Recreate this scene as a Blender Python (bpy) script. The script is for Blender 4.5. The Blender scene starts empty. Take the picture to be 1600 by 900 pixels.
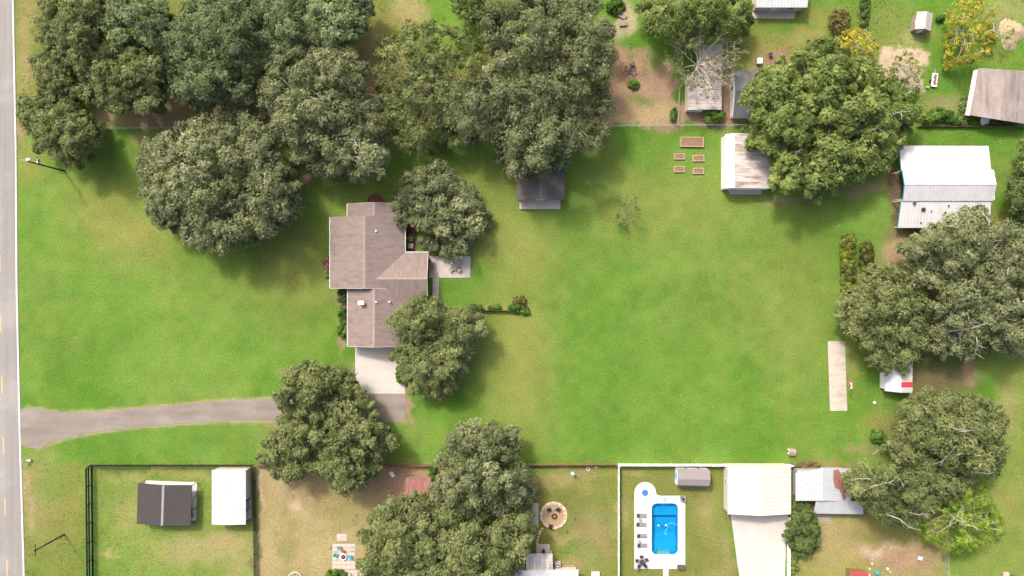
import bpy, bmesh, math, random
import numpy as np
from mathutils import Vector, Matrix

S = bpy.context.scene
COL = S.collection
random.seed(7)
RNG = np.random.default_rng(11)

# ------------------------------------------------------------------ camera
H = 133.33            # flying height, 0.125 m of ground per photograph pixel
MPP = 0.125
cd = bpy.data.cameras.new('camera'); cam = bpy.data.objects.new('camera', cd); COL.objects.link(cam)
cam.location = (0, 0, H); cam.rotation_euler = (0, 0, 0)
cd.sensor_width = 36; cd.lens = 24; cd.clip_end = 9000; cd.clip_start = 1
S.camera = cam
S.render.resolution_x = 1024; S.render.resolution_y = 576

# ------------------------------------------------------------------ light
SUN_EL = math.radians(49)
SUN_ROT = math.atan2(-0.55, 0.83)
W = bpy.data.worlds.new('World'); S.world = W; W.use_nodes = True
wn = W.node_tree; bg = wn.nodes['Background']
sky = wn.nodes.new('ShaderNodeTexSky'); sky.sky_type = 'NISHITA'; sky.sun_disc = False
sky.sun_elevation = SUN_EL; sky.sun_rotation = SUN_ROT
sky.air_density = 1.0; sky.dust_density = 7.5; sky.ozone_density = 1.0
wn.links.new(sky.outputs[0], bg.inputs[0]); bg.inputs[1].default_value = 0.15
sd = bpy.data.lights.new('sun', 'SUN'); sd.energy = 2.0; sd.angle = math.radians(6.0); sd.color = (1, 0.95, 0.87)
so = bpy.data.objects.new('sun', sd); COL.objects.link(so)
so.location = (-60, 90, 150)
sv = Vector((0.55, -0.83, 0)).normalized() * math.cos(SUN_EL) + Vector((0, 0, -math.sin(SUN_EL)))
so.rotation_euler = sv.to_track_quat('-Z', 'Y').to_euler()
S.view_settings.view_transform = 'Standard'; S.view_settings.look = 'None'
S.view_settings.exposure = 0.84; S.view_settings.gamma = 1.0

# ------------------------------------------------------------------ helpers
def G(px, py, z=0.0):
    """point at height z that the photograph shows at (px, py)"""
    k = MPP * (H - z) / H
    return Vector(((px - 800) * k, (450 - py) * k, z))

def s2l(c):
    return tuple((x / 12.92 if x <= 0.04045 else ((x + 0.055) / 1.055) ** 2.4) for x in [v / 255 for v in c])

def tag(o, label=None, cat=None, group=None, kind=None):
    if label: o['label'] = label
    if cat: o['category'] = cat
    if group: o['group'] = group
    if kind: o['kind'] = kind
    return o

def thing(name, label, cat, loc=(0, 0, 0), rz=0.0, group=None):
    o = bpy.data.objects.new(name, None); COL.objects.link(o)
    o.empty_display_size = 0.3
    o.location = loc; o.rotation_euler = (0, 0, rz)
    return tag(o, label, cat, group)

def copy_tree(o, loc, rz=None, label=None, parent=None):
    c = o.copy(); COL.objects.link(c)
    if parent is None:
        c.location = loc
        if rz is not None: c.rotation_euler = (0, 0, rz)
        if label: c['label'] = label
    else:
        c.parent = parent
    for ch in list(o.children):
        copy_tree(ch, None, parent=c)
    return c

class MB:
    def __init__(s): s.v = []; s.f = []
    def add(s, vs, fs):
        n = len(s.v); s.v += [tuple(v) for v in vs]; s.f += [tuple(i + n for i in f) for f in fs]; return s
    def box(s, c, d, rz=0, tilt=None):
        x, y, z = d[0] / 2, d[1] / 2, d[2] / 2
        vs = [Vector((sx * x, sy * y, sz * z)) for sz in (-1, 1) for sy in (-1, 1) for sx in (-1, 1)]
        M = Matrix.Rotation(rz, 3, 'Z')
        if tilt is not None: M = M @ Matrix.Rotation(tilt[0], 3, 'X') @ Matrix.Rotation(tilt[1], 3, 'Y')
        vs = [M @ v + Vector(c) for v in vs]
        return s.add(vs, [(0, 2, 3, 1), (4, 5, 7, 6), (0, 1, 5, 4), (2, 6, 7, 3), (0, 4, 6, 2), (1, 3, 7, 5)])
    def prism(s, pts, z0, z1):
        n = len(pts)
        a = sum(pts[i][0] * pts[(i + 1) % n][1] - pts[(i + 1) % n][0] * pts[i][1] for i in range(n))
        if a < 0: pts = pts[::-1]
        vs = [(p[0], p[1], z0) for p in pts] + [(p[0], p[1], z1) for p in pts]
        fs = [tuple(range(n - 1, -1, -1)), tuple(range(n, 2 * n))] + [(i, (i + 1) % n, n + (i + 1) % n, n + i) for i in range(n)]
        return s.add(vs, fs)
    def tube(s, pts, rs, n=6, cap=True):
        pts = [Vector(p) for p in pts]
        if not hasattr(rs, '__len__'): rs = [rs] * len(pts)
        vs = []; fs = []
        for i, p in enumerate(pts):
            d = (pts[min(i + 1, len(pts) - 1)] - pts[max(i - 1, 0)])
            if d.length < 1e-6: d = Vector((0, 0, 1))
            d.normalize()
            u = d.cross(Vector((0, 0, 1)) if abs(d.z) < 0.95 else Vector((1, 0, 0))).normalized(); w = d.cross(u)
            for k in range(n):
                a = 2 * math.pi * k / n
                vs.append(p + (u * math.cos(a) + w * math.sin(a)) * rs[i])
        for i in range(len(pts) - 1):
            for k in range(n):
                fs.append((i * n + k, (i + 1) * n + k, (i + 1) * n + (k + 1) % n, i * n + (k + 1) % n))
        if cap:
            fs.append(tuple(range(n))); b = (len(pts) - 1) * n; fs.append(tuple(range(b + n - 1, b - 1, -1)))
        return s.add(vs, fs)
    def ring(s, c, r, t, n=20, axis=None):
        pts = [(c[0] + r * math.cos(2 * math.pi * k / n), c[1] + r * math.sin(2 * math.pi * k / n), c[2]) for k in range(n + 1)]
        return s.tube(pts, t, 5, False)
    def cyl(s, c, r, h, n=14, r2=None):
        return s.tube([c, (c[0], c[1], c[2] + h)], [r, r if r2 is None else r2], n)
    def build(s, name, mat, parent=None, loc=None, rz=0, smooth=False, bevel=0):
        me = bpy.data.meshes.new(name); me.from_pydata(s.v, [], s.f); me.validate()
        bm = bmesh.new(); bm.from_mesh(me)
        if bevel: bmesh.ops.bevel(bm, geom=bm.edges[:], offset=bevel, segments=1, affect='EDGES')
        bmesh.ops.recalc_face_normals(bm, faces=bm.faces[:]); bm.to_mesh(me); bm.free()
        me.materials.append(mat)
        if smooth: me.polygons.foreach_set('use_smooth', [True] * len(me.polygons))
        o = bpy.data.objects.new(name, me); COL.objects.link(o)
        if parent is not None: o.parent = parent
        if loc is not None: o.location = loc
        if rz: o.rotation_euler = (0, 0, rz)
        return o

def add_piece(name, o, parent, loc, rz=0):
    c = o.copy(); COL.objects.link(c); c.parent = parent; c.location = loc; c.rotation_euler = (0, 0, rz); return c

# ------------------------------------------------------------------ numpy noise
def vnoise(x, y, seed):
    xi = np.floor(x).astype(np.int64); yi = np.floor(y).astype(np.int64)
    fx = x - xi; fy = y - yi
    fx = fx * fx * (3 - 2 * fx); fy = fy * fy * (3 - 2 * fy)
    def h(a, b):
        n = (a * 374761393 + b * 668265263 + seed * 974711) & 0x7fffffff
        n = ((n ^ (n >> 13)) * 1274126177) & 0x7fffffff
        return ((n ^ (n >> 16)) & 0xffff) / 65535.0
    return (h(xi, yi) * (1 - fx) + h(xi + 1, yi) * fx) * (1 - fy) + (h(xi, yi + 1) * (1 - fx) + h(xi + 1, yi + 1) * fx) * fy

def fbm(x, y, sc, seed, octv=4):
    r = 0; a = 0.5; t = 0
    for k in range(octv):
        r = r + a * vnoise(x / sc * 2 ** k + 17.3 * k, y / sc * 2 ** k - 9.1 * k, seed + k); t += a; a *= 0.55
    return r / t

# ------------------------------------------------------------------ materials
def base_mat(name, rough=0.85, spec=0.25):
    m = bpy.data.materials.new(name); m.use_nodes = True
    nt = m.node_tree; b = nt.nodes['Principled BSDF']
    b.inputs['Roughness'].default_value = rough
    b.inputs['Specular IOR Level'].default_value = spec
    return m, nt, b

def mixc(nt, fac, a, b):
    n = nt.nodes.new('ShaderNodeMix'); n.data_type = 'RGBA'
    for sock, v in ((n.inputs[0], fac), (n.inputs[6], a), (n.inputs[7], b)):
        if hasattr(v, 'is_linked'): nt.links.new(v, sock)
        elif isinstance(v, (int, float)): sock.default_value = v
        else: sock.default_value = (*v[:3], 1)
    return n.outputs[2]

def noise_fac(nt, scale, stretch=(1, 1, 1), lo=0.35, hi=0.65, detail=5, coord='Object', rough=0.6):
    tc = nt.nodes.new('ShaderNodeTexCoord'); mp = nt.nodes.new('ShaderNodeMapping')
    mp.inputs['Scale'].default_value = stretch
    nt.links.new(tc.outputs[coord], mp.inputs[0])
    nz = nt.nodes.new('ShaderNodeTexNoise'); nz.inputs['Scale'].default_value = scale
    nz.inputs['Detail'].default_value = detail; nz.inputs['Roughness'].default_value = rough
    nt.links.new(mp.outputs[0], nz.inputs['Vector'])
    mr = nt.nodes.new('ShaderNodeMapRange'); mr.inputs[1].default_value = lo; mr.inputs[2].default_value = hi
    nt.links.new(nz.outputs[0], mr.inputs[0])
    return mr.outputs[0]

def bump(nt, b, fac, strength=0.3, dist=0.05):
    n = nt.nodes.new('ShaderNodeBump'); n.inputs['Strength'].default_value = strength; n.inputs['Distance'].default_value = dist
    nt.links.new(fac, n.inputs['Height']); nt.links.new(n.outputs[0], b.inputs['Normal'])

def simple(name, c, var=0.15, scale=3.0, rough=0.8, spec=0.25, stretch=(1, 1, 1), c2=None, lo=0.3, hi=0.7, fine=0.0, metal=0.0):
    m, nt, b = base_mat(name, rough, spec)
    c2 = c2 or tuple(x * (1 - var) for x in c)
    f = noise_fac(nt, scale, stretch, lo, hi)
    out = mixc(nt, f, c, c2)
    if fine:
        f2 = noise_fac(nt, 18, (1, 1, 1), 0.3, 0.7)
        out = mixc(nt, f2, out, mixc(nt, fine, out, (0, 0, 0)))
    nt.links.new(out, b.inputs['Base Color'])
    b.inputs['Metallic'].default_value = metal
    bump(nt, b, f, 0.15, 0.02)
    return m

def ground_mat():
    m, nt, b = base_mat('grass_ground', 0.95, 0.1)
    at = nt.nodes.new('ShaderNodeVertexColor'); at.layer_name = 'albedo'
    f1 = noise_fac(nt, 2.6, (1, 1, 1), 0.32, 0.68, 6, rough=0.75)
    f2 = noise_fac(nt, 0.45, (1, 1, 1), 0.3, 0.7, 5)
    f3 = noise_fac(nt, 9.0, (1, 1, 1), 0.35, 0.7, 3)
    mul = nt.nodes.new('ShaderNodeMath'); mul.operation = 'MULTIPLY_ADD'
    nt.links.new(f1, mul.inputs[0]); mul.inputs[1].default_value = 0.42; mul.inputs[2].default_value = 0.6
    m2 = nt.nodes.new('ShaderNodeMath'); m2.operation = 'MULTIPLY_ADD'
    nt.links.new(f3, m2.inputs[0]); m2.inputs[1].default_value = 0.5; m2.inputs[2].default_value = 0.75
    m3 = nt.nodes.new('ShaderNodeMath'); m3.operation = 'MULTIPLY'
    nt.links.new(mul.outputs[0], m3.inputs[0]); nt.links.new(m2.outputs[0], m3.inputs[1])
    vm = nt.nodes.new('ShaderNodeVectorMath'); vm.operation = 'SCALE'
    nt.links.new(at.outputs[0], vm.inputs[0]); nt.links.new(m3.outputs[0], vm.inputs['Scale'])
    hs = nt.nodes.new('ShaderNodeHueSaturation')
    mr = nt.nodes.new('ShaderNodeMapRange'); mr.inputs[3].default_value = 0.485; mr.inputs[4].default_value = 0.513
    nt.links.new(f2, mr.inputs[0]); nt.links.new(mr.outputs[0], hs.inputs['Hue']); nt.links.new(vm.outputs[0], hs.inputs['Color'])
    nt.links.new(hs.outputs[0], b.inputs['Base Color'])
    bump(nt, b, f1, 0.5, 0.08)
    return m

def shingle_mat(name, c, c2, stain):
    m, nt, b = base_mat(name, 0.95, 0.1)
    f = noise_fac(nt, 1.2, (1.6, 0.5, 1), 0.3, 0.7, 6)
    fi = noise_fac(nt, 7, (0.5, 2.0, 1), 0.3, 0.7, 3)
    st = noise_fac(nt, 0.22, (1.2, 0.8, 1), 0.57, 0.74, 6, rough=0.7)
    wv = nt.nodes.new('ShaderNodeTexWave'); wv.wave_type = 'BANDS'; wv.bands_direction = 'Y'; wv.inputs['Scale'].default_value = 1.1
    wv.inputs['Distortion'].default_value = 1.5; wv.inputs['Detail'].default_value = 2
    tc = nt.nodes.new('ShaderNodeTexCoord'); nt.links.new(tc.outputs['Object'], wv.inputs['Vector'])
    col = mixc(nt, f, c, c2)
    dk = tuple(x * 0.62 for x in c2)
    mm = nt.nodes.new('ShaderNodeMath'); mm.operation = 'MULTIPLY'; nt.links.new(fi, mm.inputs[0]); mm.inputs[1].default_value = 0.55
    col = mixc(nt, mm.outputs[0], col, dk)
    m2 = nt.nodes.new('ShaderNodeMath'); m2.operation = 'MULTIPLY'; nt.links.new(wv.outputs[0], m2.inputs[0]); m2.inputs[1].default_value = 0.18
    col = mixc(nt, m2.outputs[0], col, dk)
    m3 = nt.nodes.new('ShaderNodeMath'); m3.operation = 'MULTIPLY'; nt.links.new(st, m3.inputs[0]); m3.inputs[1].default_value = 0.7
    col = mixc(nt, m3.outputs[0], col, stain)
    s2 = noise_fac(nt, 0.5, (3.0, 0.35, 1), 0.5, 0.75, 6, rough=0.7)
    m4 = nt.nodes.new('ShaderNodeMath'); m4.operation = 'MULTIPLY'; nt.links.new(s2, m4.inputs[0]); m4.inputs[1].default_value = 0.5
    col = mixc(nt, m4.outputs[0], col, stain)
    nt.links.new(col, b.inputs['Base Color'])
    bump(nt, b, fi, 0.4, 0.03)
    return m

def metal_roof_mat(name, c, c2, rust=None, amt=(0.55, 0.75), rough=0.45, sc=0.35):
    m, nt, b = base_mat(name, rough, 0.4)
    f = noise_fac(nt, 0.8, (1, 0.5, 1), 0.3, 0.7, 5)
    col = mixc(nt, f, c, c2)
    if rust:
        r = noise_fac(nt, sc, (5.0, 0.7, 1), amt[0], amt[1], 7, rough=0.7)
        col = mixc(nt, r, col, rust)
    nt.links.new(col, b.inputs['Base Color'])
    return m

def leaf_mat(name, dark, mid, light):
    m = bpy.data.materials.new(name); m.use_nodes = True; nt = m.node_tree
    b = nt.nodes['Principled BSDF']; b.inputs['Roughness'].default_value = 0.6; b.inputs['Specular IOR Level'].default_value = 0.18
    at = nt.nodes.new('ShaderNodeAttribute'); at.attribute_name = 'var'; at.attribute_type = 'GEOMETRY'
    cr = nt.nodes.new('ShaderNodeValToRGB'); el = cr.color_ramp.elements
    el[0].position = 0.0; el[0].color = (*dark, 1); el[1].position = 1.0; el[1].color = (*light, 1)
    e = el.new(0.5); e.color = (*mid, 1)
    nt.links.new(at.outputs['Fac'], cr.inputs[0]); nt.links.new(cr.outputs[0], b.inputs['Base Color'])
    tr = nt.nodes.new('ShaderNodeBsdfTranslucent'); nt.links.new(cr.outputs[0], tr.inputs[0])
    mx = nt.nodes.new('ShaderNodeMixShader'); mx.inputs[0].default_value = 0.36
    nt.links.new(b.outputs[0], mx.inputs[1]); nt.links.new(tr.outputs[0], mx.inputs[2])
    nt.links.new(mx.outputs[0], nt.nodes['Material Output'].inputs['Surface'])
    return m

def water_mat():
    m = bpy.data.materials.new('pool_water'); m.use_nodes = True; nt = m.node_tree
    nt.nodes.remove(nt.nodes['Principled BSDF'])
    t = nt.nodes.new('ShaderNodeBsdfTransparent'); t.inputs[0].default_value = (0.62, 0.92, 0.98, 1)
    g = nt.nodes.new('ShaderNodeBsdfGlossy'); g.inputs['Roughness'].default_value = 0.05
    fr = nt.nodes.new('ShaderNodeFresnel'); fr.inputs[0].default_value = 1.33
    f = noise_fac(nt, 2.5, (1, 1, 1), 0.2, 0.8, 3)
    bp = nt.nodes.new('ShaderNodeBump'); bp.inputs['Strength'].default_value = 0.2; bp.inputs['Distance'].default_value = 0.03
    nt.links.new(f, bp.inputs['Height']); nt.links.new(bp.outputs[0], g.inputs['Normal']); nt.links.new(bp.outputs[0], fr.inputs['Normal'])
    mx = nt.nodes.new('ShaderNodeMixShader'); nt.links.new(fr.outputs[0], mx.inputs[0])
    nt.links.new(t.outputs[0], mx.inputs[1]); nt.links.new(g.outputs[0], mx.inputs[2])
    nt.links.new(mx.outputs[0], nt.nodes['Material Output'].inputs['Surface'])
    return m

M = {}
M['ground'] = ground_mat()
M['asphalt'] = simple('road_asphalt', (0.275, 0.265, 0.238), 0.24, 0.5, 0.9, 0.2, (1.6, 0.06, 1), lo=0.35, hi=0.65, fine=0.2)
def paved(name, c, stretch, track_dir, tracks=.35, crack=.35):
    m, nt, b = base_mat(name, 0.95, 0.1)
    f = noise_fac(nt, 0.35, stretch, .32, .68, 6); g = noise_fac(nt, 6, (1, 1, 1), .3, .7, 4); h_ = noise_fac(nt, 0.12, (1, 1, 1), .5, .62, 5)
    col = mixc(nt, f, c, tuple(x * (1 - tracks) for x in c)); 
    q = nt.nodes.new('ShaderNodeMath'); q.operation = 'MULTIPLY'; nt.links.new(h_, q.inputs[0]); q.inputs[1].default_value = .35; col = mixc(nt, q.outputs[0], col, tuple(min(1, x * 1.3) for x in c))
    q = nt.nodes.new('ShaderNodeMath'); q.operation = 'MULTIPLY'; nt.links.new(g, q.inputs[0]); q.inputs[1].default_value = .3; col = mixc(nt, q.outputs[0], col, tuple(x * .6 for x in c))
    tc = nt.nodes.new('ShaderNodeTexCoord'); nz = nt.nodes.new('ShaderNodeTexNoise'); nz.inputs['Scale'].default_value = .6; nz.inputs['Detail'].default_value = 4
    nt.links.new(tc.outputs['Object'], nz.inputs['Vector']); ad = nt.nodes.new('ShaderNodeVectorMath'); ad.operation = 'MULTIPLY_ADD'; nt.links.new(nz.outputs[1], ad.inputs[0]); ad.inputs[1].default_value = (1.6, 1.6, 0); nt.links.new(tc.outputs['Object'], ad.inputs[2])
    vo = nt.nodes.new('ShaderNodeTexVoronoi'); vo.feature = 'DISTANCE_TO_EDGE'; vo.inputs['Scale'].default_value = .16; nt.links.new(ad.outputs[0], vo.inputs['Vector'])
    mr = nt.nodes.new('ShaderNodeMapRange'); mr.inputs[1].default_value = .0; mr.inputs[2].default_value = .018; mr.inputs[3].default_value = crack; mr.inputs[4].default_value = 0; nt.links.new(vo.outputs[0], mr.inputs[0])
    col = mixc(nt, mr.outputs[0], col, tuple(x * .3 for x in c))
    nt.links.new(col, b.inputs['Base Color']); bump(nt, b, g, .2, .02); return m
M['drive_old'] = simple('old_asphalt', (0.258, 0.236, 0.205), 0.28, 0.5, 0.95, 0.1, (0.35, 1.6, 1), fine=0.25)
M['drive'] = paved('driveway_paving', (0.244, 0.212, 0.182), (.35, 1.8, 1), 'x', .3, .12)
M['asphalt'] = paved('road_paving', (0.272, 0.258, 0.24), (1.7, .05, 1), 'y', .26, .10)
M['concrete'] = simple('pale_concrete', (0.49, 0.455, 0.415), 0.12, 0.5, 0.9, 0.2, fine=0.08)
M['court'] = simple('court_concrete', (0.46, 0.40, 0.33), 0.35, 0.5, 0.9, 0.2, (0.6, 1.4, 1), lo=0.45, hi=0.75, fine=0.12)
M['joint'] = simple('joint_soil', (0.25, 0.21, 0.16), 0.3, 2)
M['patio'] = simple('patio_concrete', (0.47, 0.42, 0.37), 0.2, 0.6, 0.9, 0.2, fine=0.12)
M['white_deck'] = simple('white_pool_deck', (0.53, 0.52, 0.505), 0.14, 0.6, 0.8, 0.2)
M['line_white'] = simple('road_paint_white', (0.7, 0.7, 0.68), 0.2, 2, 0.7)
M['line_yellow'] = simple('road_paint_yellow', (0.7, 0.45, 0.14), 0.2, 2, 0.7)
M['shingle'] = shingle_mat('house_shingle', (0.285, 0.225, 0.2), (0.215, 0.168, 0.15), (0.075, 0.058, 0.055))
M['shingle_dark'] = shingle_mat('dark_shingle', (0.14, 0.12, 0.112), (0.105, 0.09, 0.085), (0.035, 0.03, 0.03))
M['shingle_grey'] = shingle_mat('grey_shingle', (0.15, 0.15, 0.158), (0.11, 0.11, 0.115), (0.08, 0.08, 0.08))
M['ridge'] = simple('ridge_shingle', (0.30, 0.24, 0.21), 0.25, 2, 0.95)
M['charcoal'] = simple('charcoal_roof', (0.056, 0.049, 0.047), 0.15, 0.7, 0.7, fine=0.1)
M['white_roof'] = metal_roof_mat('white_metal_roof', (0.475, 0.475, 0.48), (0.40, 0.40, 0.41), rough=0.5)
M['white_old'] = metal_roof_mat('aged_white_metal', (0.54, 0.51, 0.485), (0.42, 0.385, 0.36), (0.24, 0.165, 0.125), (0.44, 0.66))
M['tan_old'] = metal_roof_mat('weathered_tan_metal', (0.46, 0.415, 0.37), (0.36, 0.32, 0.285), (0.22, 0.17, 0.14), (0.47, 0.7))
M['brown_metal'] = metal_roof_mat('weathered_brown_metal', (0.30, 0.255, 0.225), (0.22, 0.18, 0.16), (0.12, 0.1, 0.095), (0.5, 0.75), sc=0.2)
M['rust_metal'] = metal_roof_mat('rusty_red_metal', (0.28, 0.115, 0.1), (0.21, 0.085, 0.075), (0.33, 0.2, 0.17), (0.5, 0.8))
M['blue_metal'] = metal_roof_mat('blue_grey_metal', (0.38, 0.395, 0.41), (0.34, 0.355, 0.37), (0.33, 0.16, 0.11), (0.68, 0.75))
M['lilac_metal'] = simple('lilac_grey_roof', (0.225, 0.198, 0.2), 0.1, 1, 0.7)
M['cream_roof'] = metal_roof_mat('cream_metal_roof', (0.52, 0.48, 0.43), (0.46, 0.42, 0.37), rough=0.5)
M['grey_metal'] = metal_roof_mat('grey_metal_roof', (0.42, 0.39, 0.37), (0.34, 0.31, 0.3), (0.22, 0.15, 0.13), (0.55, 0.75))
M['red_paint'] = simple('red_paint', (0.5, 0.055, 0.07), 0.2, 2, 0.6)
M['cream_paint'] = simple('cream_paint', (0.68, 0.6, 0.5), 0.12, 2, 0.7)
M['white'] = simple('white_paint', (0.78, 0.77, 0.75), 0.08, 2, 0.6)
M['cream_wall'] = simple('cream_wall', (0.6, 0.53, 0.45), 0.15, 1, 0.8)
M['brick_wall'] = simple('brown_brick_wall', (0.3, 0.2, 0.15), 0.3, 4, 0.9)
M['teal'] = simple('teal_trim', (0.03, 0.3, 0.34), 0.1, 2, 0.5)
M['black'] = simple('black_metal', (0.025, 0.024, 0.025), 0.2, 3, 0.5, 0.4)
M['dark_grey'] = simple('dark_grey_plastic', (0.06, 0.055, 0.058), 0.25, 4, 0.6)
M['mid_grey'] = simple('mid_grey', (0.26, 0.25, 0.25), 0.2, 3, 0.7)
M['galv'] = simple('galvanised_steel', (0.4, 0.42, 0.44), 0.2, 3, 0.45, 0.5)
M['glass'] = simple('window_glass', (0.06, 0.08, 0.1), 0.1, 1, 0.1, 0.6)
M['wood'] = simple('brown_wood', (0.27, 0.15, 0.085), 0.35, 2.0, 0.9, stretch=(1, 6, 6))
M['wood_grey'] = simple('grey_wood', (0.33, 0.26, 0.21), 0.35, 2, 0.9, stretch=(1, 6, 6))
M['pale_wood'] = simple('pale_wood', (0.44, 0.31, 0.22), 0.3, 2, 0.9)
M['wood_red'] = simple('orange_wood', (0.45, 0.22, 0.1), 0.3, 2, 0.9, stretch=(1, 6, 6))
M['log'] = simple('pale_split_log', (0.5, 0.32, 0.16), 0.35, 4, 0.9)
M['bark'] = simple('grey_bark', (0.22, 0.19, 0.165), 0.35, 4, 0.95)
M['bark_pale'] = simple('bleached_bark', (0.42, 0.38, 0.33), 0.3, 4, 0.95)
M['bark_dark'] = simple('brown_bark', (0.11, 0.085, 0.068), 0.35, 4, 0.95)
M['twig'] = simple('olive_twig', (0.27, 0.3, 0.13), 0.3, 3, 0.95)
M['pole'] = simple('creosote_pole', (0.06, 0.05, 0.042), 0.3, 3, 0.95)
M['soil'] = simple('garden_soil', (0.27, 0.17, 0.105), 0.35, 3, 0.95, fine=0.2)
M['mulch'] = simple('red_mulch', (0.19, 0.075, 0.05), 0.4, 4, 0.95, fine=0.3)
M['dark_soil'] = simple('dark_bare_soil', (0.14, 0.085, 0.06), 0.4, 1.0, 0.95, fine=0.25)
M['sand'] = simple('sandy_pile', (0.5, 0.38, 0.24), 0.35, 2, 0.95, fine=0.2)
M['liner'] = simple('blue_pool_liner', (0.03, 0.37, 0.62), 0.12, 0.5, 0.5)
M['liner_deep'] = simple('deep_blue_liner', (0.01, 0.22, 0.52), 0.1, 0.5, 0.5)
M['blue'] = simple('blue_cover', (0.03, 0.16, 0.42), 0.1, 2, 0.5)
M['pale_blue'] = simple('pale_blue_plastic', (0.25, 0.55, 0.72), 0.1, 2, 0.5)
M['water'] = water_mat()
M['teal_chair'] = simple('teal_plastic', (0.03, 0.36, 0.4), 0.1, 2, 0.5)
M['pink_brick'] = simple('pink_brick', (0.5, 0.27, 0.19), 0.35, 0.6, 0.9, c2=(0.6, 0.47, 0.38))
M['pale_stone'] = simple('pale_stone', (0.62, 0.55, 0.48), 0.2, 2, 0.9)
M['gravel'] = simple('tan_gravel', (0.46, 0.33, 0.18), 0.4, 5, 0.95, fine=0.3)
M['yellow'] = simple('yellow_sleeve', (0.65, 0.42, 0.04), 0.1, 2, 0.6)
M['glow_white'] = simple('frosted_globe', (0.75, 0.75, 0.73), 0.05, 2, 0.3)
M['pink_flower'] = leaf_mat('pink_flowers', (0.13, 0.05, 0.05), (0.38, 0.17, 0.17), (0.5, 0.25, 0.25))
M['leaf_grey'] = leaf_mat('grey_oak_leaves', (0.093, 0.111, 0.048), (0.200, 0.227, 0.103), (0.365, 0.389, 0.200))
M['leaf_mid'] = leaf_mat('oak_leaves', (0.081, 0.107, 0.036), (0.179, 0.212, 0.077), (0.319, 0.348, 0.146))
M['leaf_cool'] = leaf_mat('blue_green_leaves', (0.079, 0.111, 0.046), (0.169, 0.220, 0.096), (0.296, 0.360, 0.165))
M['leaf_green'] = leaf_mat('mid_green_leaves', (0.078, 0.118, 0.030), (0.180, 0.242, 0.064), (0.356, 0.404, 0.121))
M['leaf_bright'] = leaf_mat('bright_leaves', (0.04, 0.09, 0.015), (0.09, 0.19, 0.03), (0.2, 0.31, 0.05))
M['leaf_lime'] = leaf_mat('lime_leaves', (0.085, 0.15, 0.02), (0.19, 0.30, 0.035), (0.34, 0.42, 0.07))
M['leaf_yellow'] = leaf_mat('yellow_leaves', (0.14, 0.17, 0.03), (0.42, 0.36, 0.045), (0.66, 0.54, 0.05))
M['leaf_dark'] = leaf_mat('dark_green_leaves', (0.052, 0.081, 0.021), (0.104, 0.151, 0.042), (0.191, 0.244, 0.077))
M['leaf_brown'] = leaf_mat('brownish_leaves', (0.1, 0.08, 0.03), (0.2, 0.16, 0.06), (0.28, 0.25, 0.1))
M['leaf_hedge'] = leaf_mat('grassy_hedge_leaves', (0.05, 0.055, 0.022), (0.10, 0.115, 0.03), (0.30, 0.36, 0.05))
M['leaf_vine'] = leaf_mat('vine_oak_leaves', (0.07, 0.1, 0.03), (0.155, 0.195, 0.065), (0.29, 0.325, 0.115))
M['leaf_pale'] = leaf_mat('pale_olive_leaves', (0.11, 0.125, 0.045), (0.2, 0.215, 0.085), (0.32, 0.33, 0.16))
M['leaf_rust'] = leaf_mat('reddish_leaves', (0.12, 0.06, 0.03), (0.2, 0.14, 0.05), (0.12, 0.2, 0.05))

# ------------------------------------------------------------------ ground sheet
def in_poly(px, py, poly):
    inside = np.zeros(px.shape, bool); n = len(poly)
    for i in range(n):
        x0, y0 = poly[i]; x1, y1 = poly[(i + 1) % n]
        if y0 == y1: continue
        c = ((y0 > py) != (y1 > py)) & (px < (x1 - x0) * (py - y0) / (y1 - y0) + x0)
        inside ^= c
    return inside

def poly_dist(px, py, poly):
    d = np.full(px.shape, 1e9); n = len(poly)
    for i in range(n):
        x0, y0 = poly[i]; x1, y1 = poly[(i + 1) % n]
        dx, dy = x1 - x0, y1 - y0; L = dx * dx + dy * dy + 1e-9
        t = np.clip(((px - x0) * dx + (py - y0) * dy) / L, 0, 1)
        d = np.minimum(d, np.hypot(px - x0 - t * dx, py - y0 - t * dy))
    return d

POOL_HOLE = (1017, 785, 1060, 870)

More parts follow.
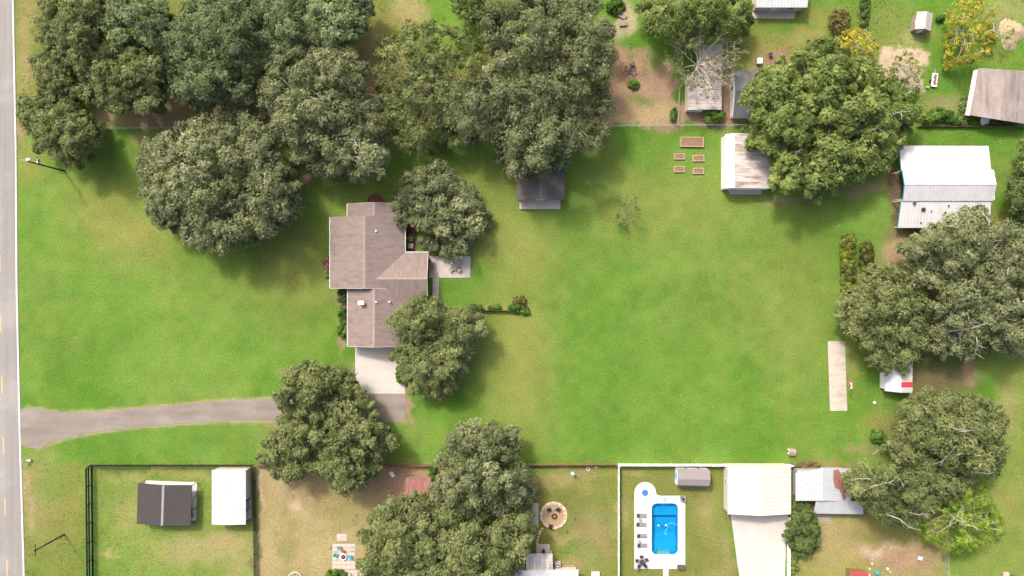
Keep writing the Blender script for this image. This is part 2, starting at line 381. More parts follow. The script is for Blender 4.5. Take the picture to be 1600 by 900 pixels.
DR_TOP = [(42, 637), (70, 641), (100, 645), (150, 644), (250, 635), (330, 628), (400, 624), (470, 622), (556, 615)]
DR_BOT = [(58, 701), (75, 694), (100, 685), (150, 675), (250, 664), (330, 659), (430, 656), (520, 657), (632, 657)]
def ground_colour(px, py):
    # wobble the coordinates so that every patch has a ragged edge
    wx = px + (fbm(px, py, 22, 3) - .5) * 34 + (fbm(px, py, 6, 8) - .5) * 10
    wy = py + (fbm(px, py, 22, 5) - .5) * 34 + (fbm(px, py, 6, 9) - .5) * 10
    lime = np.array([0.144, 0.247, 0.042]); lush = np.array([0.092, 0.197, 0.023]); dry = np.array([0.262, 0.244, 0.072])
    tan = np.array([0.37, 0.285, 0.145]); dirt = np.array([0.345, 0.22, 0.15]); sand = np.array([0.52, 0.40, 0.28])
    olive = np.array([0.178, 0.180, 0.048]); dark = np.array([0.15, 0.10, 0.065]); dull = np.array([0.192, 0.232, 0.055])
    n1 = fbm(px, py, 150, 21, 5); n2 = fbm(px, py, 45, 31, 5); n3 = fbm(px, py, 16, 41, 3)
    col = np.ones(px.shape + (3,)) * lime
    def mix(c, m):
        nonlocal col
        m = np.clip(m, 0, 1)[..., None]; col = col * (1 - m) + c * m
    sm = lambda a, b, v: np.clip((v - a) / (b - a), 0, 1) ** 2 * (3 - 2 * np.clip((v - a) / (b - a), 0, 1))
    mix(lush, sm(0.40, 0.66, n1) * 0.75 + sm(0.46, 0.72, n2) * 0.55)
    mix(dry, sm(0.50, 0.72, fbm(px, py, 90, 77, 5)) * 0.20 * (0.4 + n3))
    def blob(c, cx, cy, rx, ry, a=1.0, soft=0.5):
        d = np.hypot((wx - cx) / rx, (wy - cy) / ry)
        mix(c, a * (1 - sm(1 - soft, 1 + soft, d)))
    def area(c, poly, a=1.0, soft=8):
        i = in_poly(wx, wy, poly); d = poly_dist(wx, wy, poly)
        mix(c, a * np.clip(0.5 + np.where(i, d, -d) / soft, 0, 1))
    # lush core of the big lawn, drier along the drip lines
    blob(lush, 950, 580, 150, 110, .5, .8); blob(lush, 1010, 640, 200, 60, .35, .8); blob(lush, 160, 420, 160, 150, .3, .9)
    blob(lush, 1150, 720, 250, 60, .3, .8); blob(lush, 250, 690, 180, 40, .4, .8)
    blob(dry, 810, 560, 55, 130, .6, .8); blob(dry, 770, 330, 60, 60, .4, .8); blob(dry, 820, 390, 60, 50, .45, .8)
    blob(dry, 175, 330, 70, 55, .55, .8); blob(dry, 220, 380, 60, 40, .5, .8); blob(dry, 1020, 310, 130, 50, .35, .9)
    blob(dry, 400, 420, 90, 60, .3, .9); blob(dry, 470, 470, 50, 70, .25, .9); blob(dry, 1250, 480, 60, 150, .3, .9)
    blob(olive, 1120, 420, 140, 120, .2, .9); blob(olive, 500, 330, 60, 60, .2, .8)
    blob(dry, 470, 410, 50, 50, .4, .9)
    # road verge
    area(olive, [(20, -40), (70, -40), (62, 150), (40, 230), (30, 230)], .8, 12)
    blob(tan, 40, 60, 12, 90, .45, .9); blob(dirt, 34, 205, 6, 30, .7, .9); blob(dry, 50, 255, 25, 30, .6, .8)
    area(olive, [(32, 728), (130, 725), (130, 920), (32, 920)], .65, 10)
    blob(tan, 42, 775, 6, 40, .9, .9); blob(tan, 55, 770, 30, 60, .4, .9); blob(dry, 100, 790, 30, 40, .5, .9); blob(lush, 80, 760, 30, 20, .5, .8)
    # grove floor at the top
    area(dirt, [(150, 150), (330, 120), (420, 60), (600, 60), (610, 200), (420, 215), (160, 197)], .8, 22)
    blob(olive, 330, 170, 60, 20, .5, .8); blob(tan, 190, 180, 30, 12, .5, .8)
    area(olive, [(60, -30), (600, -30), (600, 60), (400, 60), (250, 150), (120, 130)], .75, 25)
    blob(olive, 600, 60, 60, 55, .8, .6); blob(tan, 640, 15, 26, 26, .7, .7); blob(tan, 590, 65, 18, 25, .6, .7); blob(lush, 690, 20, 18, 20, .6, .6)
    area(olive, [(560, 100), (960, 60), (960, 197), (600, 205)], .8, 15); blob(dirt, 570, 150, 40, 40, .6, .7); blob(dirt, 680, 150, 60, 40, .5, .8)
    blob(dirt, 900, 180, 60, 18, .6, .7)
    area(olive, [(200, 203), (470, 203), (470, 290), (600, 295), (760, 240), (900, 230), (960, 203), (960, 260), (800, 300), (620, 310), (440, 320), (250, 260)], .28, 25)
    blob(dirt, 480, 276, 14, 7, .8, .7); blob(dirt, 225, 228, 14, 10, .5, .8)
    # yard with the brush pile
    area(dirt, [(948, 66), (990, 72), (1030, 80), (1055, 105), (1058, 195), (952, 196)], .92, 12)
    blob(tan, 1010, 178, 55, 20, .8, .6); blob(dark, 985, 113, 22, 12, .6, .8); blob(lush, 990, 60, 25, 20, .9, .5); blob(lush, 1000, 155, 26, 8, .6, .7)
    blob(lush, 1025, 88, 16, 16, .7, .6); blob(sand, 975, 30, 14, 30, .7, .6); blob(lush, 940, 18, 26, 22, .5, .7); blob(dirt, 1045, 203, 14, 8, .8, .6)
    area(dirt, [(1055, 165), (1180, 110), (1182, 196), (1058, 196)], .85, 8); blob(dirt, 1135, 140, 12, 60, .85, .5)
    area(olive, [(1130, 30), (1180, 10), (1420, 10), (1400, 100), (1140, 110)], .6, 20); blob(dirt, 1220, 95, 40, 15, .7, .7)
    blob(dry, 1270, 45, 25, 30, .8, .8); blob(dry, 1215, 70, 40, 18, .5, .8); blob(lush, 1340, 10, 60, 40, .4, .8); blob(lush, 1230, 38, 40, 8, .7, .8)
    area(sand, [(1380, 70), (1446, 80), (1440, 150), (1415, 140), (1376, 110)], .95, 5); blob(sand, 1410, 172, 10, 7, .7, .6)
    blob(tan, 1430, 60, 25, 12, .5, .8); blob(tan, 1570, 20, 30, 26, .45, .8); blob(dry, 1560, 90, 30, 20, .3, .8)
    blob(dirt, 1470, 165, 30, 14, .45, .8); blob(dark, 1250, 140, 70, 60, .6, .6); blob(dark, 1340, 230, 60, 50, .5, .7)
    # back fence line, right hand side
    blob(dirt, 1355, 292, 40, 10, .6, .7); blob(dirt, 1230, 312, 40, 5, .5, .7); area(dark, [(1391, 265), (1412, 265), (1408, 354), (1392, 352)], .95, 3)
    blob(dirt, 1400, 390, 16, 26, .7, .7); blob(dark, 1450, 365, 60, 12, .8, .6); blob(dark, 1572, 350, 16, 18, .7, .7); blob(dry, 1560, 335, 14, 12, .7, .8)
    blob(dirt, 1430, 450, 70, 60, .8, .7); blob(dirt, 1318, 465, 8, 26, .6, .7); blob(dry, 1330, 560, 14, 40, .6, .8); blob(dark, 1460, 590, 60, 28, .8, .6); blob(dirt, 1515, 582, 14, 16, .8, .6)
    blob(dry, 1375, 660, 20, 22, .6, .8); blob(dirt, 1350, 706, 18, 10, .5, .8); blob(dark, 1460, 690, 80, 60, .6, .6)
    area(dull, [(1530, 560), (1640, 560), (1640, 930), (1490, 930), (1560, 800), (1580, 680)], .7, 25); blob(tan, 1575, 650, 16, 50, .4, .9); blob(dry, 1560, 780, 35, 35, .5, .9)
    # back yards along the bottom
    area(dull, [(146, 730), (396, 730), (396, 930), (146, 930)], .55, 5)
    for (a, b_, r1, r2, s) in [(165, 868, 14, 5, .9), (205, 800, 30, 30, .3), (300, 860, 60, 22, .5), (370, 870, 26, 30, .5), (340, 845, 40, 10, .4), (260, 742, 90, 6, .4)]: blob(tan, a, b_, r1, r2, s, .8)
    blob(lush, 175, 890, 30, 14, .4, .8); blob(lush, 320, 880, 30, 8, .3, .8)
    area(tan, [(402, 730), (690, 730), (690, 790), (570, 930), (402, 930)], .85, 8)
    blob(dirt, 620, 752, 70, 24, .75, .6); blob(dirt, 500, 765, 60, 26, .6, .8); blob(olive, 450, 860, 16, 60, .55, .8); blob(olive, 540, 800, 40, 30, .45, .8)
    blob(sand, 465, 795, 12, 8, .6, .8); blob(sand, 408, 760, 5, 40, .5, .8); blob(lush, 672, 745, 8, 14, .6, .8); blob(olive, 510, 760, 50, 20, .4, .8)
    area(olive, [(828, 730), (963, 730), (963, 930), (800, 930), (800, 760)], .85, 6)
    blob(tan, 880, 745, 60, 14, .5, .8); blob(lush, 900, 860, 26, 14, .7, .8); blob(lush, 925, 885, 14, 22, .6, .8); blob(lush, 940, 790, 20, 40, .3, .8); blob(tan, 880, 838, 25, 8, .55, .8); blob(dirt, 930, 835, 26, 40, .35, .9)
    blob(lush, 835, 735, 20, 12, .5, .8); blob(tan, 890, 885, 30, 20, .4, .9)
    area(olive, [(968, 730), (1140, 730), (1156, 930), (968, 930)], .85, 5)
    blob(tan, 975, 800, 10, 22, .5, .8); blob(tan, 990, 742, 20, 6, .5, .8); blob(tan, 1105, 800, 20, 24, .35, .9); blob(lush, 1125, 800, 14, 70, .25, .9); blob(tan, 1130, 870, 18, 40, .3, .9)
    area(dry, [(1238, 800), (1480, 780), (1480, 930), (1238, 930)], .9, 8); blob(tan, 1300, 840, 50, 40, .6, .8)
    blob(dirt, 1400, 868, 60, 22, .75, .7); blob(sand, 1365, 865, 16, 12, .7, .8); blob(sand, 1393, 857, 18, 6, .5, .8); blob(olive, 1380, 840, 50, 14, .6, .8); blob(dirt, 1420, 885, 40, 20, .6, .8)
    area(dark, [(1237, 725), (1330, 723), (1335, 735), (1242, 812), (1237, 812)], .7, 4); blob(dry, 1300, 728, 40, 6, .6, .7)
    # beds round the house
    blob(dirt, 536, 495, 6, 50, .8, .6); blob(dirt, 638, 628, 7, 30, .8, .5); blob(dirt, 555, 590, 10, 20, .5, .8); blob(dirt, 450, 580, 14, 6, .4, .8)
    blob(tan, 740, 487, 60, 5, .35, .8); blob(dirt, 430, 656, 18, 5, .5, .7); blob(sand, 675, 612, 12, 6, .6, .7); blob(dirt, 1190, 200, 30, 5, .5, .7)
    blob(dirt, 700, 372, 40, 40, .5, .9); blob(dirt, 500, 680, 70, 50, .5, .9); blob(dirt, 680, 545, 50, 50, .5, .9)
    for line in (DR_TOP, DR_BOT):
        d = np.full(px.shape, 1e9)
        for (x0, y0), (x1, y1) in zip(line, line[1:]):
            dx, dy = x1 - x0, y1 - y0; t = np.clip(((px - x0) * dx + (py - y0) * dy) / (dx * dx + dy * dy), 0, 1)
            d = np.minimum(d, np.hypot(px - x0 - t * dx, py - y0 - t * dy))
        mix(sand * .8, np.clip(1 - d / (2 + 6 * n3), 0, 1) * .75)
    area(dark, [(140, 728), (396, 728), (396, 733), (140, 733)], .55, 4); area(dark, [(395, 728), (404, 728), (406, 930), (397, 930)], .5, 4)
    f = 0.86 + 0.30 * n3
    col = col * f[..., None]
    return col

def make_ground():
    st = 0.5
    xs = np.concatenate([[-4000, -1500, -600, -300, -180, -140, -115], np.arange(-104, 104.01, st), [115, 140, 180, 300, 600, 1500, 4000]])
    ys = np.concatenate([[-4000, -1500, -600, -300, -180, -120, -80], np.arange(-62, 62.01, st), [80, 120, 180, 300, 600, 1500, 4000]])
    X, Y = np.meshgrid(xs, ys); nx, ny = len(xs), len(ys)
    px = X / MPP + 800; py = 450 - Y / MPP
    col = ground_colour(px, py)
    Z = (fbm(px, py, 60, 91, 3) - .5) * 0.02 - 0.01
    v = np.stack([X, Y, Z], -1).reshape(-1, 3)
    idx = np.arange(nx * ny).reshape(ny, nx)
    q = np.stack([idx[:-1, :-1], idx[:-1, 1:], idx[1:, 1:], idx[1:, :-1]], -1).reshape(-1, 4)
    cx = px.reshape(-1)[q].mean(1); cy = py.reshape(-1)[q].mean(1)
    keep = ~((cx > POOL_HOLE[0] - 2) & (cx < POOL_HOLE[2] + 2) & (cy > POOL_HOLE[1] - 2) & (cy < POOL_HOLE[3] + 2))
    q = q[keep]
    me = mesh_np('ground', v, q)
    ca = me.color_attributes.new('albedo', 'FLOAT_COLOR', 'POINT')
    rgba = np.ones((nx * ny, 4), np.float32); rgba[:, :3] = col.reshape(-1, 3)
    ca.data.foreach_set('color', rgba.ravel())
    me.polygons.foreach_set('use_smooth', np.ones(len(q), bool))
    me.materials.append(M['ground'])
    o = bpy.data.objects.new('ground', me); COL.objects.link(o); tag(o, 'lawn and bare patches of ground', None, None, 'structure')
    return o

def mesh_np(name, v, q):
    me = bpy.data.meshes.new(name)
    v = np.asarray(v, np.float32); q = np.asarray(q, np.int32); n = q.shape[1]
    me.vertices.add(len(v)); me.vertices.foreach_set('co', v.ravel())
    me.loops.add(q.size); me.loops.foreach_set('vertex_index', q.ravel())
    me.polygons.add(len(q)); me.polygons.foreach_set('loop_start', np.arange(0, q.size, n, dtype=np.int32))
    me.polygons.foreach_set('loop_total', np.full(len(q), n, np.int32))
    me.update(calc_edges=True)
    return me

make_ground()

def sheet(name, pts_px, z0, z1, mat, parent=None):
    pts = [tuple(G(*p)[:2]) for p in pts_px]
    return MB().prism(pts, z0, z1).build(name, mat, parent)

def smooth_poly(pts, n=4):
    """Catmull-Rom through the points of an open line"""
    out = []
    for i in range(len(pts) - 1):
        p0 = pts[max(i - 1, 0)]; p1 = pts[i]; p2 = pts[i + 1]; p3 = pts[min(i + 2, len(pts) - 1)]
        for k in range(n):
            t = k / n
            out.append(tuple(0.5 * (2 * p1[j] + (p2[j] - p0[j]) * t + (2 * p0[j] - 5 * p1[j] + 4 * p2[j] - p3[j]) * t * t + (3 * p1[j] - p0[j] - 3 * p2[j] + p3[j]) * t ** 3) for j in (0, 1)))
    out.append(pts[-1]); return out

# ------------------------------------------------------------------ road
RX = [(-900, 2), (0, 20), (225, 24.5), (450, 26), (675, 30.7), (855, 36), (1800, 62)]
def road_x(py):
    for (a, xa), (b, xb) in zip(RX, RX[1:]):
        if a <= py <= b: return xa + (xb - xa) * (py - a) / (b - a)
ys = list(range(-900, 1801, 75))
road = MB()
rp = [(road_x(y) + 2.2, y) for y in ys] + [(road_x(y) - 53, y) for y in reversed(ys)]
road.prism([tuple(G(*p)[:2]) for p in rp], -0.2, 0.05)
road = tag(road.build('road', M['asphalt']), 'grey two lane road along the left edge', None, None, 'structure')
def strip(name, xoff0, xoff1, ya, yb, z, mat, parent):
    yy = [ya + (yb - ya) * k / max(1, int((yb - ya) / 75)) for k in range(int((yb - ya) / 75) + 1)] if yb - ya > 75 else [ya, yb]
    pts = [(road_x(y) + xoff0, y) for y in yy] + [(road_x(y) + xoff1, y) for y in reversed(yy)]
    return MB().prism([tuple(G(*p)[:2]) for p in pts], z - 0.002, z + 0.004).build(name, mat, parent)
strip('edge_line', -0.9, 0.9, -900, 1800, 0.052, M['line_white'], road)
strip('edge_line', -51.5, -50, -900, 1800, 0.052, M['line_white'], road)
for k in range(-4, 12):
    y = 302 + k * 95.5
    strip('lane_dash', -26.3, -25.1, y, y + 26, 0.052, M['line_yellow'], road)

# driveway
top = smooth_poly([(31, 641), (42, 637), (70, 641), (100, 645), (150, 644), (250, 635), (330, 628), (400, 624), (470, 622), (556, 615.2), (634, 615.2)])
bot = smooth_poly([(31, 696), (58, 701), (75, 694), (100, 685), (150, 675), (250, 664), (330, 659), (430, 656), (520, 657), (600, 657), (630, 656), (634, 640)])
tag(sheet('driveway', top + bot[::-1], -0.15, 0.035, M['drive']), 'curving asphalt driveway from the road to the garage', None, None, 'structure')

# concrete apron cast in bays
ap = MB().prism([tuple(G(*p)[:2]) for p in [(555, 541), (633, 541), (633, 615), (556, 615)]], -0.1, 0.015).build('parking_apron', M['joint'])
tag(ap, 'pale concrete parking apron before the garage', None, None, 'structure')
sl = None
cw, ch = 78 / 4 * MPP, 74 / 4 * MPP
for i in range(4):
    for j in range(4):
        c = G(555 + 78 / 8 * (2 * i + 1), 541 + 74 / 8 * (2 * j + 1))
        if sl is None: sl = MB().box((0, 0, 0.03), (cw - 0.012, ch - 0.012, 0.1)).build('slab', M['concrete'], ap, (c.x, c.y, 0))
        else: add_piece('slab', sl, ap, (c.x, c.y, random.uniform(-.004, .004)))

# patio with walk
pt = MB().prism([tuple(G(*p)[:2]) for p in [(671, 400), (735, 400), (735, 434), (686, 434), (686, 462), (676, 462), (676, 434), (671, 434)]], -0.1, 0.05).build('patio', M['joint'])
tag(pt, 'concrete patio and walk beside the house', None, None, 'structure')
sl = None
for i in range(4):
    for j in range(2):
        c = G(671 + 16 * i + 8, 400.2 + 17 * j + 8.4)
        if sl is None: sl = MB().box((0, 0, 0.04), (1.985, 2.1, 0.1)).build('slab', M['patio'], pt, (c.x, c.y, 0))
        else: add_piece('slab', sl, pt, (c.x, c.y, random.uniform(-.003, .003)))
sl = None
for j in range(3):
    c = G(681, 439.2 + 9.3 * j)
    if sl is None: sl = MB().box((0, 0, 0.04), (1.23, 1.14, 0.1)).build('slab', M['patio'], pt, (c.x, c.y, 0))
    else: add_piece('slab', sl, pt, (c.x, c.y, 0))

# ball court: a strip of slabs
ct = MB().prism([tuple(G(*p)[:2]) for p in [(1293, 533.5), (1320, 533.5), (1323.5, 641.5), (1296.5, 641.5)]], -0.1, 0.06).build('ball_court', M['joint'])
tag(ct, 'long narrow concrete ball court on the lawn', None, None, 'structure')
hy = [533, 551, 568, 585, 603, 622, 642]
for a, b in zip(hy, hy[1:]):
    o0, o1 = (a - 533) / 108 * 3.5, (b - 533) / 108 * 3.5
    MB().prism([tuple(G(*p)[:2]) for p in [(1293 + o0, a + .1), (1320 + o0, a + .1), (1320 + o1, b - .1), (1293 + o1, b - .1)]], 0.0, 0.085 + random.uniform(-.006, .006)).build('slab', M['court'], ct)

# garage drive of the neighbour
tag(sheet('neighbor_driveway', [(1141, 798), (1229, 798), (1225.5, 930), (1160, 930), (1152, 880)], -0.1, 0.05, M['concrete']), 'pale concrete drive below the cream garage', None, None, 'structure')
for n_, pts, mt, lb in [('mulch_bed', [(572, 321), (576, 309), (585, 302), (592, 303), (600, 312), (602, 321)], M['mulch'], 'half round red mulch bed at the gable'),
                    ('mulch_bed', [(636, 325), (650, 330), (650, 393), (636, 393)], M['mulch'], 'narrow mulch bed along the house wall'),
                    ('flower_bed', [(509, 401), (518, 401), (518, 432), (510, 432)], M['mulch'], 'front flower bed under the eave')]:
    tag(sheet(n_, smooth_poly(pts + [pts[0]]) if len(pts) > 4 else pts, -0.05, 0.04, mt), lb, None, None, 'structure')

# ------------------------------------------------------------------ buildings
def slope_mesh(L, y0, z0, y1, z1, th, rib):
    """roof slope from eave (y0,z0) to ridge (y1,z1), ribs run down the slope"""
    mb = MB()
    if not rib:
        xs = [-L / 2, L / 2]; zs = [0, 0]
    else:
        n = max(2, int(L / rib)); xs = []; zs = []
        for i in range(n):
            a = -L / 2 + L * i / n; d = L / n
            xs += [a, a + d * .30, a + d * .5, a + d * .8]; zs += [0, 0, min(.024, rib * .08), min(.024, rib * .08)]
        xs.append(L / 2); zs.append(0)
    m = len(xs); vs = []
    for (y, z) in ((y0, z0), (y1, z1)):
        vs += [(x, y, z + dz) for x, dz in zip(xs, zs)]
    for (y, z) in ((y0, z0), (y1, z1)):
        vs += [(-L / 2, y, z - th), (L / 2, y, z - th)]
    fs = [(i, i + 1, m + i + 1, m + i) for i in range(m - 1)]
    a, b, c, d = 2 * m, 2 * m + 1, 2 * m + 2, 2 * m + 3
    fs += [(a, b, d, c), tuple([a] + list(range(0, m)) + [b]), tuple([c] + list(range(m, 2 * m)) + [d]), (a, 0, m, c), (b, m - 1, 2 * m - 1, d)]
    return mb.add(vs, fs)

def gable_roof(parent, loc, rz, L, Wd, eave, pitch, mat, rib=0, off=0.0, cap=None, trim=None, gutter=True, mats=None, th=0.1, ends=(-1, 1)):
    """two slopes meeting in a ridge along local x; off shifts the ridge off the middle"""
    rid = eave + (Wd / 2) * pitch; out = []
    for k, s in enumerate((-1, 1)):
        mb = slope_mesh(L, s * Wd / 2, eave, off, rid, th, rib)
        o = mb.build('roof_slope', (mats or (mat, mat))[k], parent, loc, rz); out.append(o)
        if gutter and trim is not None:
            MB().box((0, s * (Wd / 2 + .045), eave - .07), (L, .085, .11)).build('gutter', trim, o)
    if cap is not None:
        c = MB()
        for s in (-1, 1):
            d = 0.22; c.add([(-L / 2, off, rid + .035), (L / 2, off, rid + .035), (L / 2, off + s * d, rid + .03 - d * pitch), (-L / 2, off + s * d, rid + .03 - d * pitch),
                             (-L / 2, off, rid), (L / 2, off, rid), (L / 2, off + s * d, rid - d * pitch), (-L / 2, off + s * d, rid - d * pitch)],
                            [(0, 1, 2, 3), (4, 7, 6, 5), (3, 2, 6, 7), (0, 3, 7, 4), (1, 5, 6, 2)])
        c.build('ridge_cap', cap, out[0])
    if trim is not None:
        for e in ends:
            f = MB()
            for s in (-1, 1):
                a = Vector((e * (L / 2 + .02), s * Wd / 2, eave - .06)); b = Vector((e * (L / 2 + .02), off, rid - .06))
                f.add([a + Vector((-.018, 0, -.1)), a + Vector((.018, 0, -.1)), a + Vector((.018, 0, .07)), a + Vector((-.018, 0, .07)),
                       b + Vector((-.018, 0, -.1)), b + Vector((.018, 0, -.1)), b + Vector((.018, 0, .07)), b + Vector((-.018, 0, .07))],
                      [(0, 1, 2, 3), (4, 7, 6, 5), (0, 4, 5, 1), (1, 5, 6, 2), (2, 6, 7, 3), (3, 7, 4, 0)])
            f.build('fascia', trim, out[0])
    return out

def gable_wall(parent, loc, rz, L, Wd, eave, pitch, mat, oh=0.35, off=0.0, th=0.1):
    rid = eave + (Wd / 2) * pitch; hl = L / 2 - oh; hw = Wd / 2 - oh
    def zt(y):
        t = (y + Wd / 2) / (off + Wd / 2) if y < off else (Wd / 2 - y) / (Wd / 2 - off)
        return eave + t * (rid - eave) - th - .02
    prof = [(-hw, 0), (hw, 0), (hw, zt(hw)), (off, zt(off)), (-hw, zt(-hw))]
    vs = [(-hl, y, z) for y, z in prof] + [(hl, y, z) for y, z in prof]
    fs = [(0, 1, 2, 3, 4), (9, 8, 7, 6, 5)] + [(i, (i + 1) % 5, 5 + (i + 1) % 5, 5 + i) for i in range(5)]
    return MB().add(vs, fs).build('wall', mat, parent, loc, rz)

def opening(wall, kind, x, y, z, w, h, facing, frame=None, fill=None):
    """window or door set proud on a wall; facing 'x' or 'y' with sign in the coordinate side"""
    frame = frame or M['white']; fill = fill or (M['glass'] if kind == 'window' else M['white'])
    sx = facing[0] == 'x'; s = 1 if facing[1] == '+' else -1
    d = (.08, w, h) if sx else (w, .08, h)
    f = MB().box((x, y, z + h / 2), d).build(kind, frame if kind == 'window' else fill, wall)
    if kind == 'window':
        e = (.03, w - .16, h - .16) if sx else (w - .16, .03, h - .16)
        c = (x + s * .035, y, z + h / 2) if sx else (x, y + s * .035, z + h / 2)
        MB().box(c, e).build('pane', fill, f)
    else:
        c = (x + s * .06, y + w * .35, z + 1.0) if sx else (x + w * .35, y + s * .06, z + 1.0)
        MB().box(c, (.06, .06, .06)).build('handle', M['black'], f)
    return f

def rect_px(x0, y0, x1, y1, z):
    a = G(x0, y0, z); b = G(x1, y1, z)
    return (a + b) / 2, abs(b.x - a.x), abs(a.y - b.y)

# ---- brown house --------------------------------------------------------------------
PE, PP = 2.75, 0.38
hc, _, _ = rect_px(515, 317, 669, 541, 0)
house = thing('brown_house', 'long low house with brown shingle roof between the driveway and the patio', 'house', (hc.x, hc.y, 0))
def wing(x0, y0, x1, y1, along, ridge_off=0.0, ends=(-1, 1)):
    c, w, d = rect_px(x0, y0, x1, y1, PE)
    loc = (c.x - hc.x, c.y - hc.y, 0)
    if along == 'y': rz = math.pi / 2; L, Wd = d, w
    else: rz = 0; L, Wd = w, d
    r = gable_roof(house, loc, rz, L, Wd, PE, PP, M['shingle'], 0, ridge_off, M['ridge'], M['white'], ends=ends)
    wl = gable_wall(house, loc, rz, L, Wd, PE, PP, M['brick_wall'], 0.4, ridge_off)
    return r, wl, (loc, rz, L, Wd)
A, wA, gA = wing(515.5, 339, 633, 450.5, 'y', 0, (-1,))
A2, wA2, gA2 = wing(542.5, 318.5, 633, 339, 'y', 0, (1,))
B, wB, gB = wing(588, 394, 669, 478, 'x', 0, (1,))
C_, wC, gC = wing(543, 450.5, 633, 541, 'y', 0, (-1,))
for w_, g_, spots in [(wA, gA, [(-4, '+'), (0, '+'), (3.6, '+'), (-3, '-')]), (wC, gC, [(-3, '+'), (1, '+')])]:
    hw = g_[3] / 2 - .4
    for x, sg in spots:
        opening(w_, 'window', x, hw if sg == '+' else -hw, 0.95, 1.5, 1.3, 'y' + sg)
opening(wA, 'door', -1.9, gA[3] / 2 - .4, 0.05, 1.0, 2.05, 'y+', fill=M['wood'])
opening(wC, 'door', -(gC[2] / 2 - .4), 0.2, 0.02, 5.0, 2.15, 'x-', fill=M['white'])
opening(wB, 'door', gB[2] / 2 - .4, -1.2, 0.05, 1.8, 2.05, 'x+', fill=M['glass'])
def roofz(part, px, py, cpx, half_px, axis):
    return 0
def vent(px, py, z, r, h, mat, name):
    c = G(px, py, z); return MB().cyl((0, 0, -.35), r, h + .35, 10).build(name, mat, house, (c.x - hc.x, c.y - hc.y, z))
vent(588, 361, 4.55, .16, .5, M['white'], 'vent_pipe')
vent(592.5, 352.5, 4.3, .10, .12, M['white'], 'vent_pipe')
vent(588, 390, 4.5, .09, .18, M['mid_grey'], 'vent_pipe')
vent(588, 472, 4.65, .15, .4, M['white'], 'vent_pipe')
vent(609, 471.5, 4.0, .15, .4, M['white'], 'vent_pipe')
cz = 4.0; c = G(566, 473, cz)
ch_ = MB().box((0, 0, 0.1), (.75, .5, 1.8)).build('chimney', M['cream_wall'], house, (c.x - hc.x, c.y - hc.y, cz))
MB().box((0, 0, 1.06), (1.15, .75, .12)).build('chimney_cap', M['white'], ch_)
c, w, d = rect_px(633.5, 479, 660, 541, 2.5)
MB().box((0, 0, 2.5), (w, d, .12)).build('porch_roof', M['white_roof'], house, (c.x - hc.x, c.y - hc.y, 0))
for sx in (1,):
    for sy in (-1, 0, 1):
        MB().box((sx * (w / 2 - .15), sy * (d / 2 - .15), 1.22), (.12, .12, 2.44)).build('porch_post', M['white'], house, (c.x - hc.x, c.y - hc.y, 0))
MB().box((0, 0, 0.05), (w, d, .1)).build('porch_floor', M['patio'], house, (c.x - hc.x, c.y - hc.y, 0))

# ---- generic outbuilding -------------------------------------------------------------
def shed(name, label, cat, box, along, eave, pitch, roof, wall, rib=0, cap=None, trim=None, oh=0.25, rz=0.0, mats=None, off=0.0, walls=True, doors=(), group=None, gutter=False):
    c, w, d = rect_px(*box, eave)
    o = thing(name, label, cat, (c.x, c.y, 0), rz + (math.pi / 2 if along == 'y' else 0), group)
    L, Wd = (d, w) if along == 'y' else (w, d)
    r = gable_roof(o, (0, 0, 0), 0, L, Wd, eave, pitch, roof, rib, off, cap, trim, gutter, mats)
    wl = None
    if walls:
        wl = gable_wall(o, (0, 0, 0), 0, L, Wd, eave, pitch, wall, oh, off)
        for kind, face, t, z, ww, hh in doors:
            hl, hw = L / 2 - oh, Wd / 2 - oh
            if face[0] == 'x': opening(wl, kind, hl if face[1] == '+' else -hl, t * hw, z, ww, hh, face)
            else: opening(wl, kind, t * hl, hw if face[1] == '+' else -hw, z, ww, hh, face)
    return o, r, wl, L, Wd

# dark brown shed under the great oak
o, r, wl, L, Wd = shed('garden_shed', 'dark brown roofed garden shed half hidden by the large oak', 'shed', (807, 255, 882, 312.5), 'y', 2.4, 0.42, M['shingle_dark'], M['cream_wall'], cap=M['shingle_grey'], trim=M['dark_grey'], oh=.3, doors=[('door', 'x-', 0, 0.35, 1.8, 1.9), ('window', 'y+', .3, 1.1, .9, .8)])
c, w, d = rect_px(813, 311, 877, 325.5, 0.35)
dk = None
for i in range(7):
    b_ = MB().box((-(L / 2 - .25 + .14 + i * .25), 0, .33), (.235, w, .06))
    b_.build('deck_board', M['patio'], o)
MB().box((-(L / 2 - .3 + .9), 0, .14), (1.8, w - .1, .26)).build('deck_base', M['wood_grey'], o)

# long metal building at the top
o, r, wl, L, Wd = shed('long_metal_shed', 'long shed with dirty striped metal roof beside the bare grey tree', 'shed', (1074, 118, 1127.5, 171), 'y', 2.4, 0.14, M['tan_old'], M['cream_paint'], rib=.42, oh=.12, off=-1.2, mats=(M['white_old'], M['tan_old']), trim=M['white'], doors=[('door', 'x-', .2, .05, 1.0, 2.0), ('window', 'x-', -.4, 1, 1, .9)])
o2, r, wl, L, Wd = shed('rear_metal_shed', 'pale narrow metal shed under the bare grey tree', 'shed', (1095, 71, 1129, 117.5), 'y', 2.75, 0.1, M['tan_old'], M['cream_paint'], rib=.42, oh=.12, trim=M['white'])
tr = thing('pipe_trellis', 'white pipe trellis with vines at the end of the pale narrow shed', 'trellis', tuple(G(1137, 88)))
mb = MB()
for x in (-.7, .7):
    mb.tube([(x, -2.6, 0), (x, -2.6, 2.0), (x, 2.2, 2.0), (x, 2.2, 0)], .035, 6)
for y in (-2.4, -1.2, 0, 1.2, 2.1): mb.tube([(-.7, y, 2.0), (.7, y, 2.0)], .03, 6)
mb.build('frame', M['white'], tr)

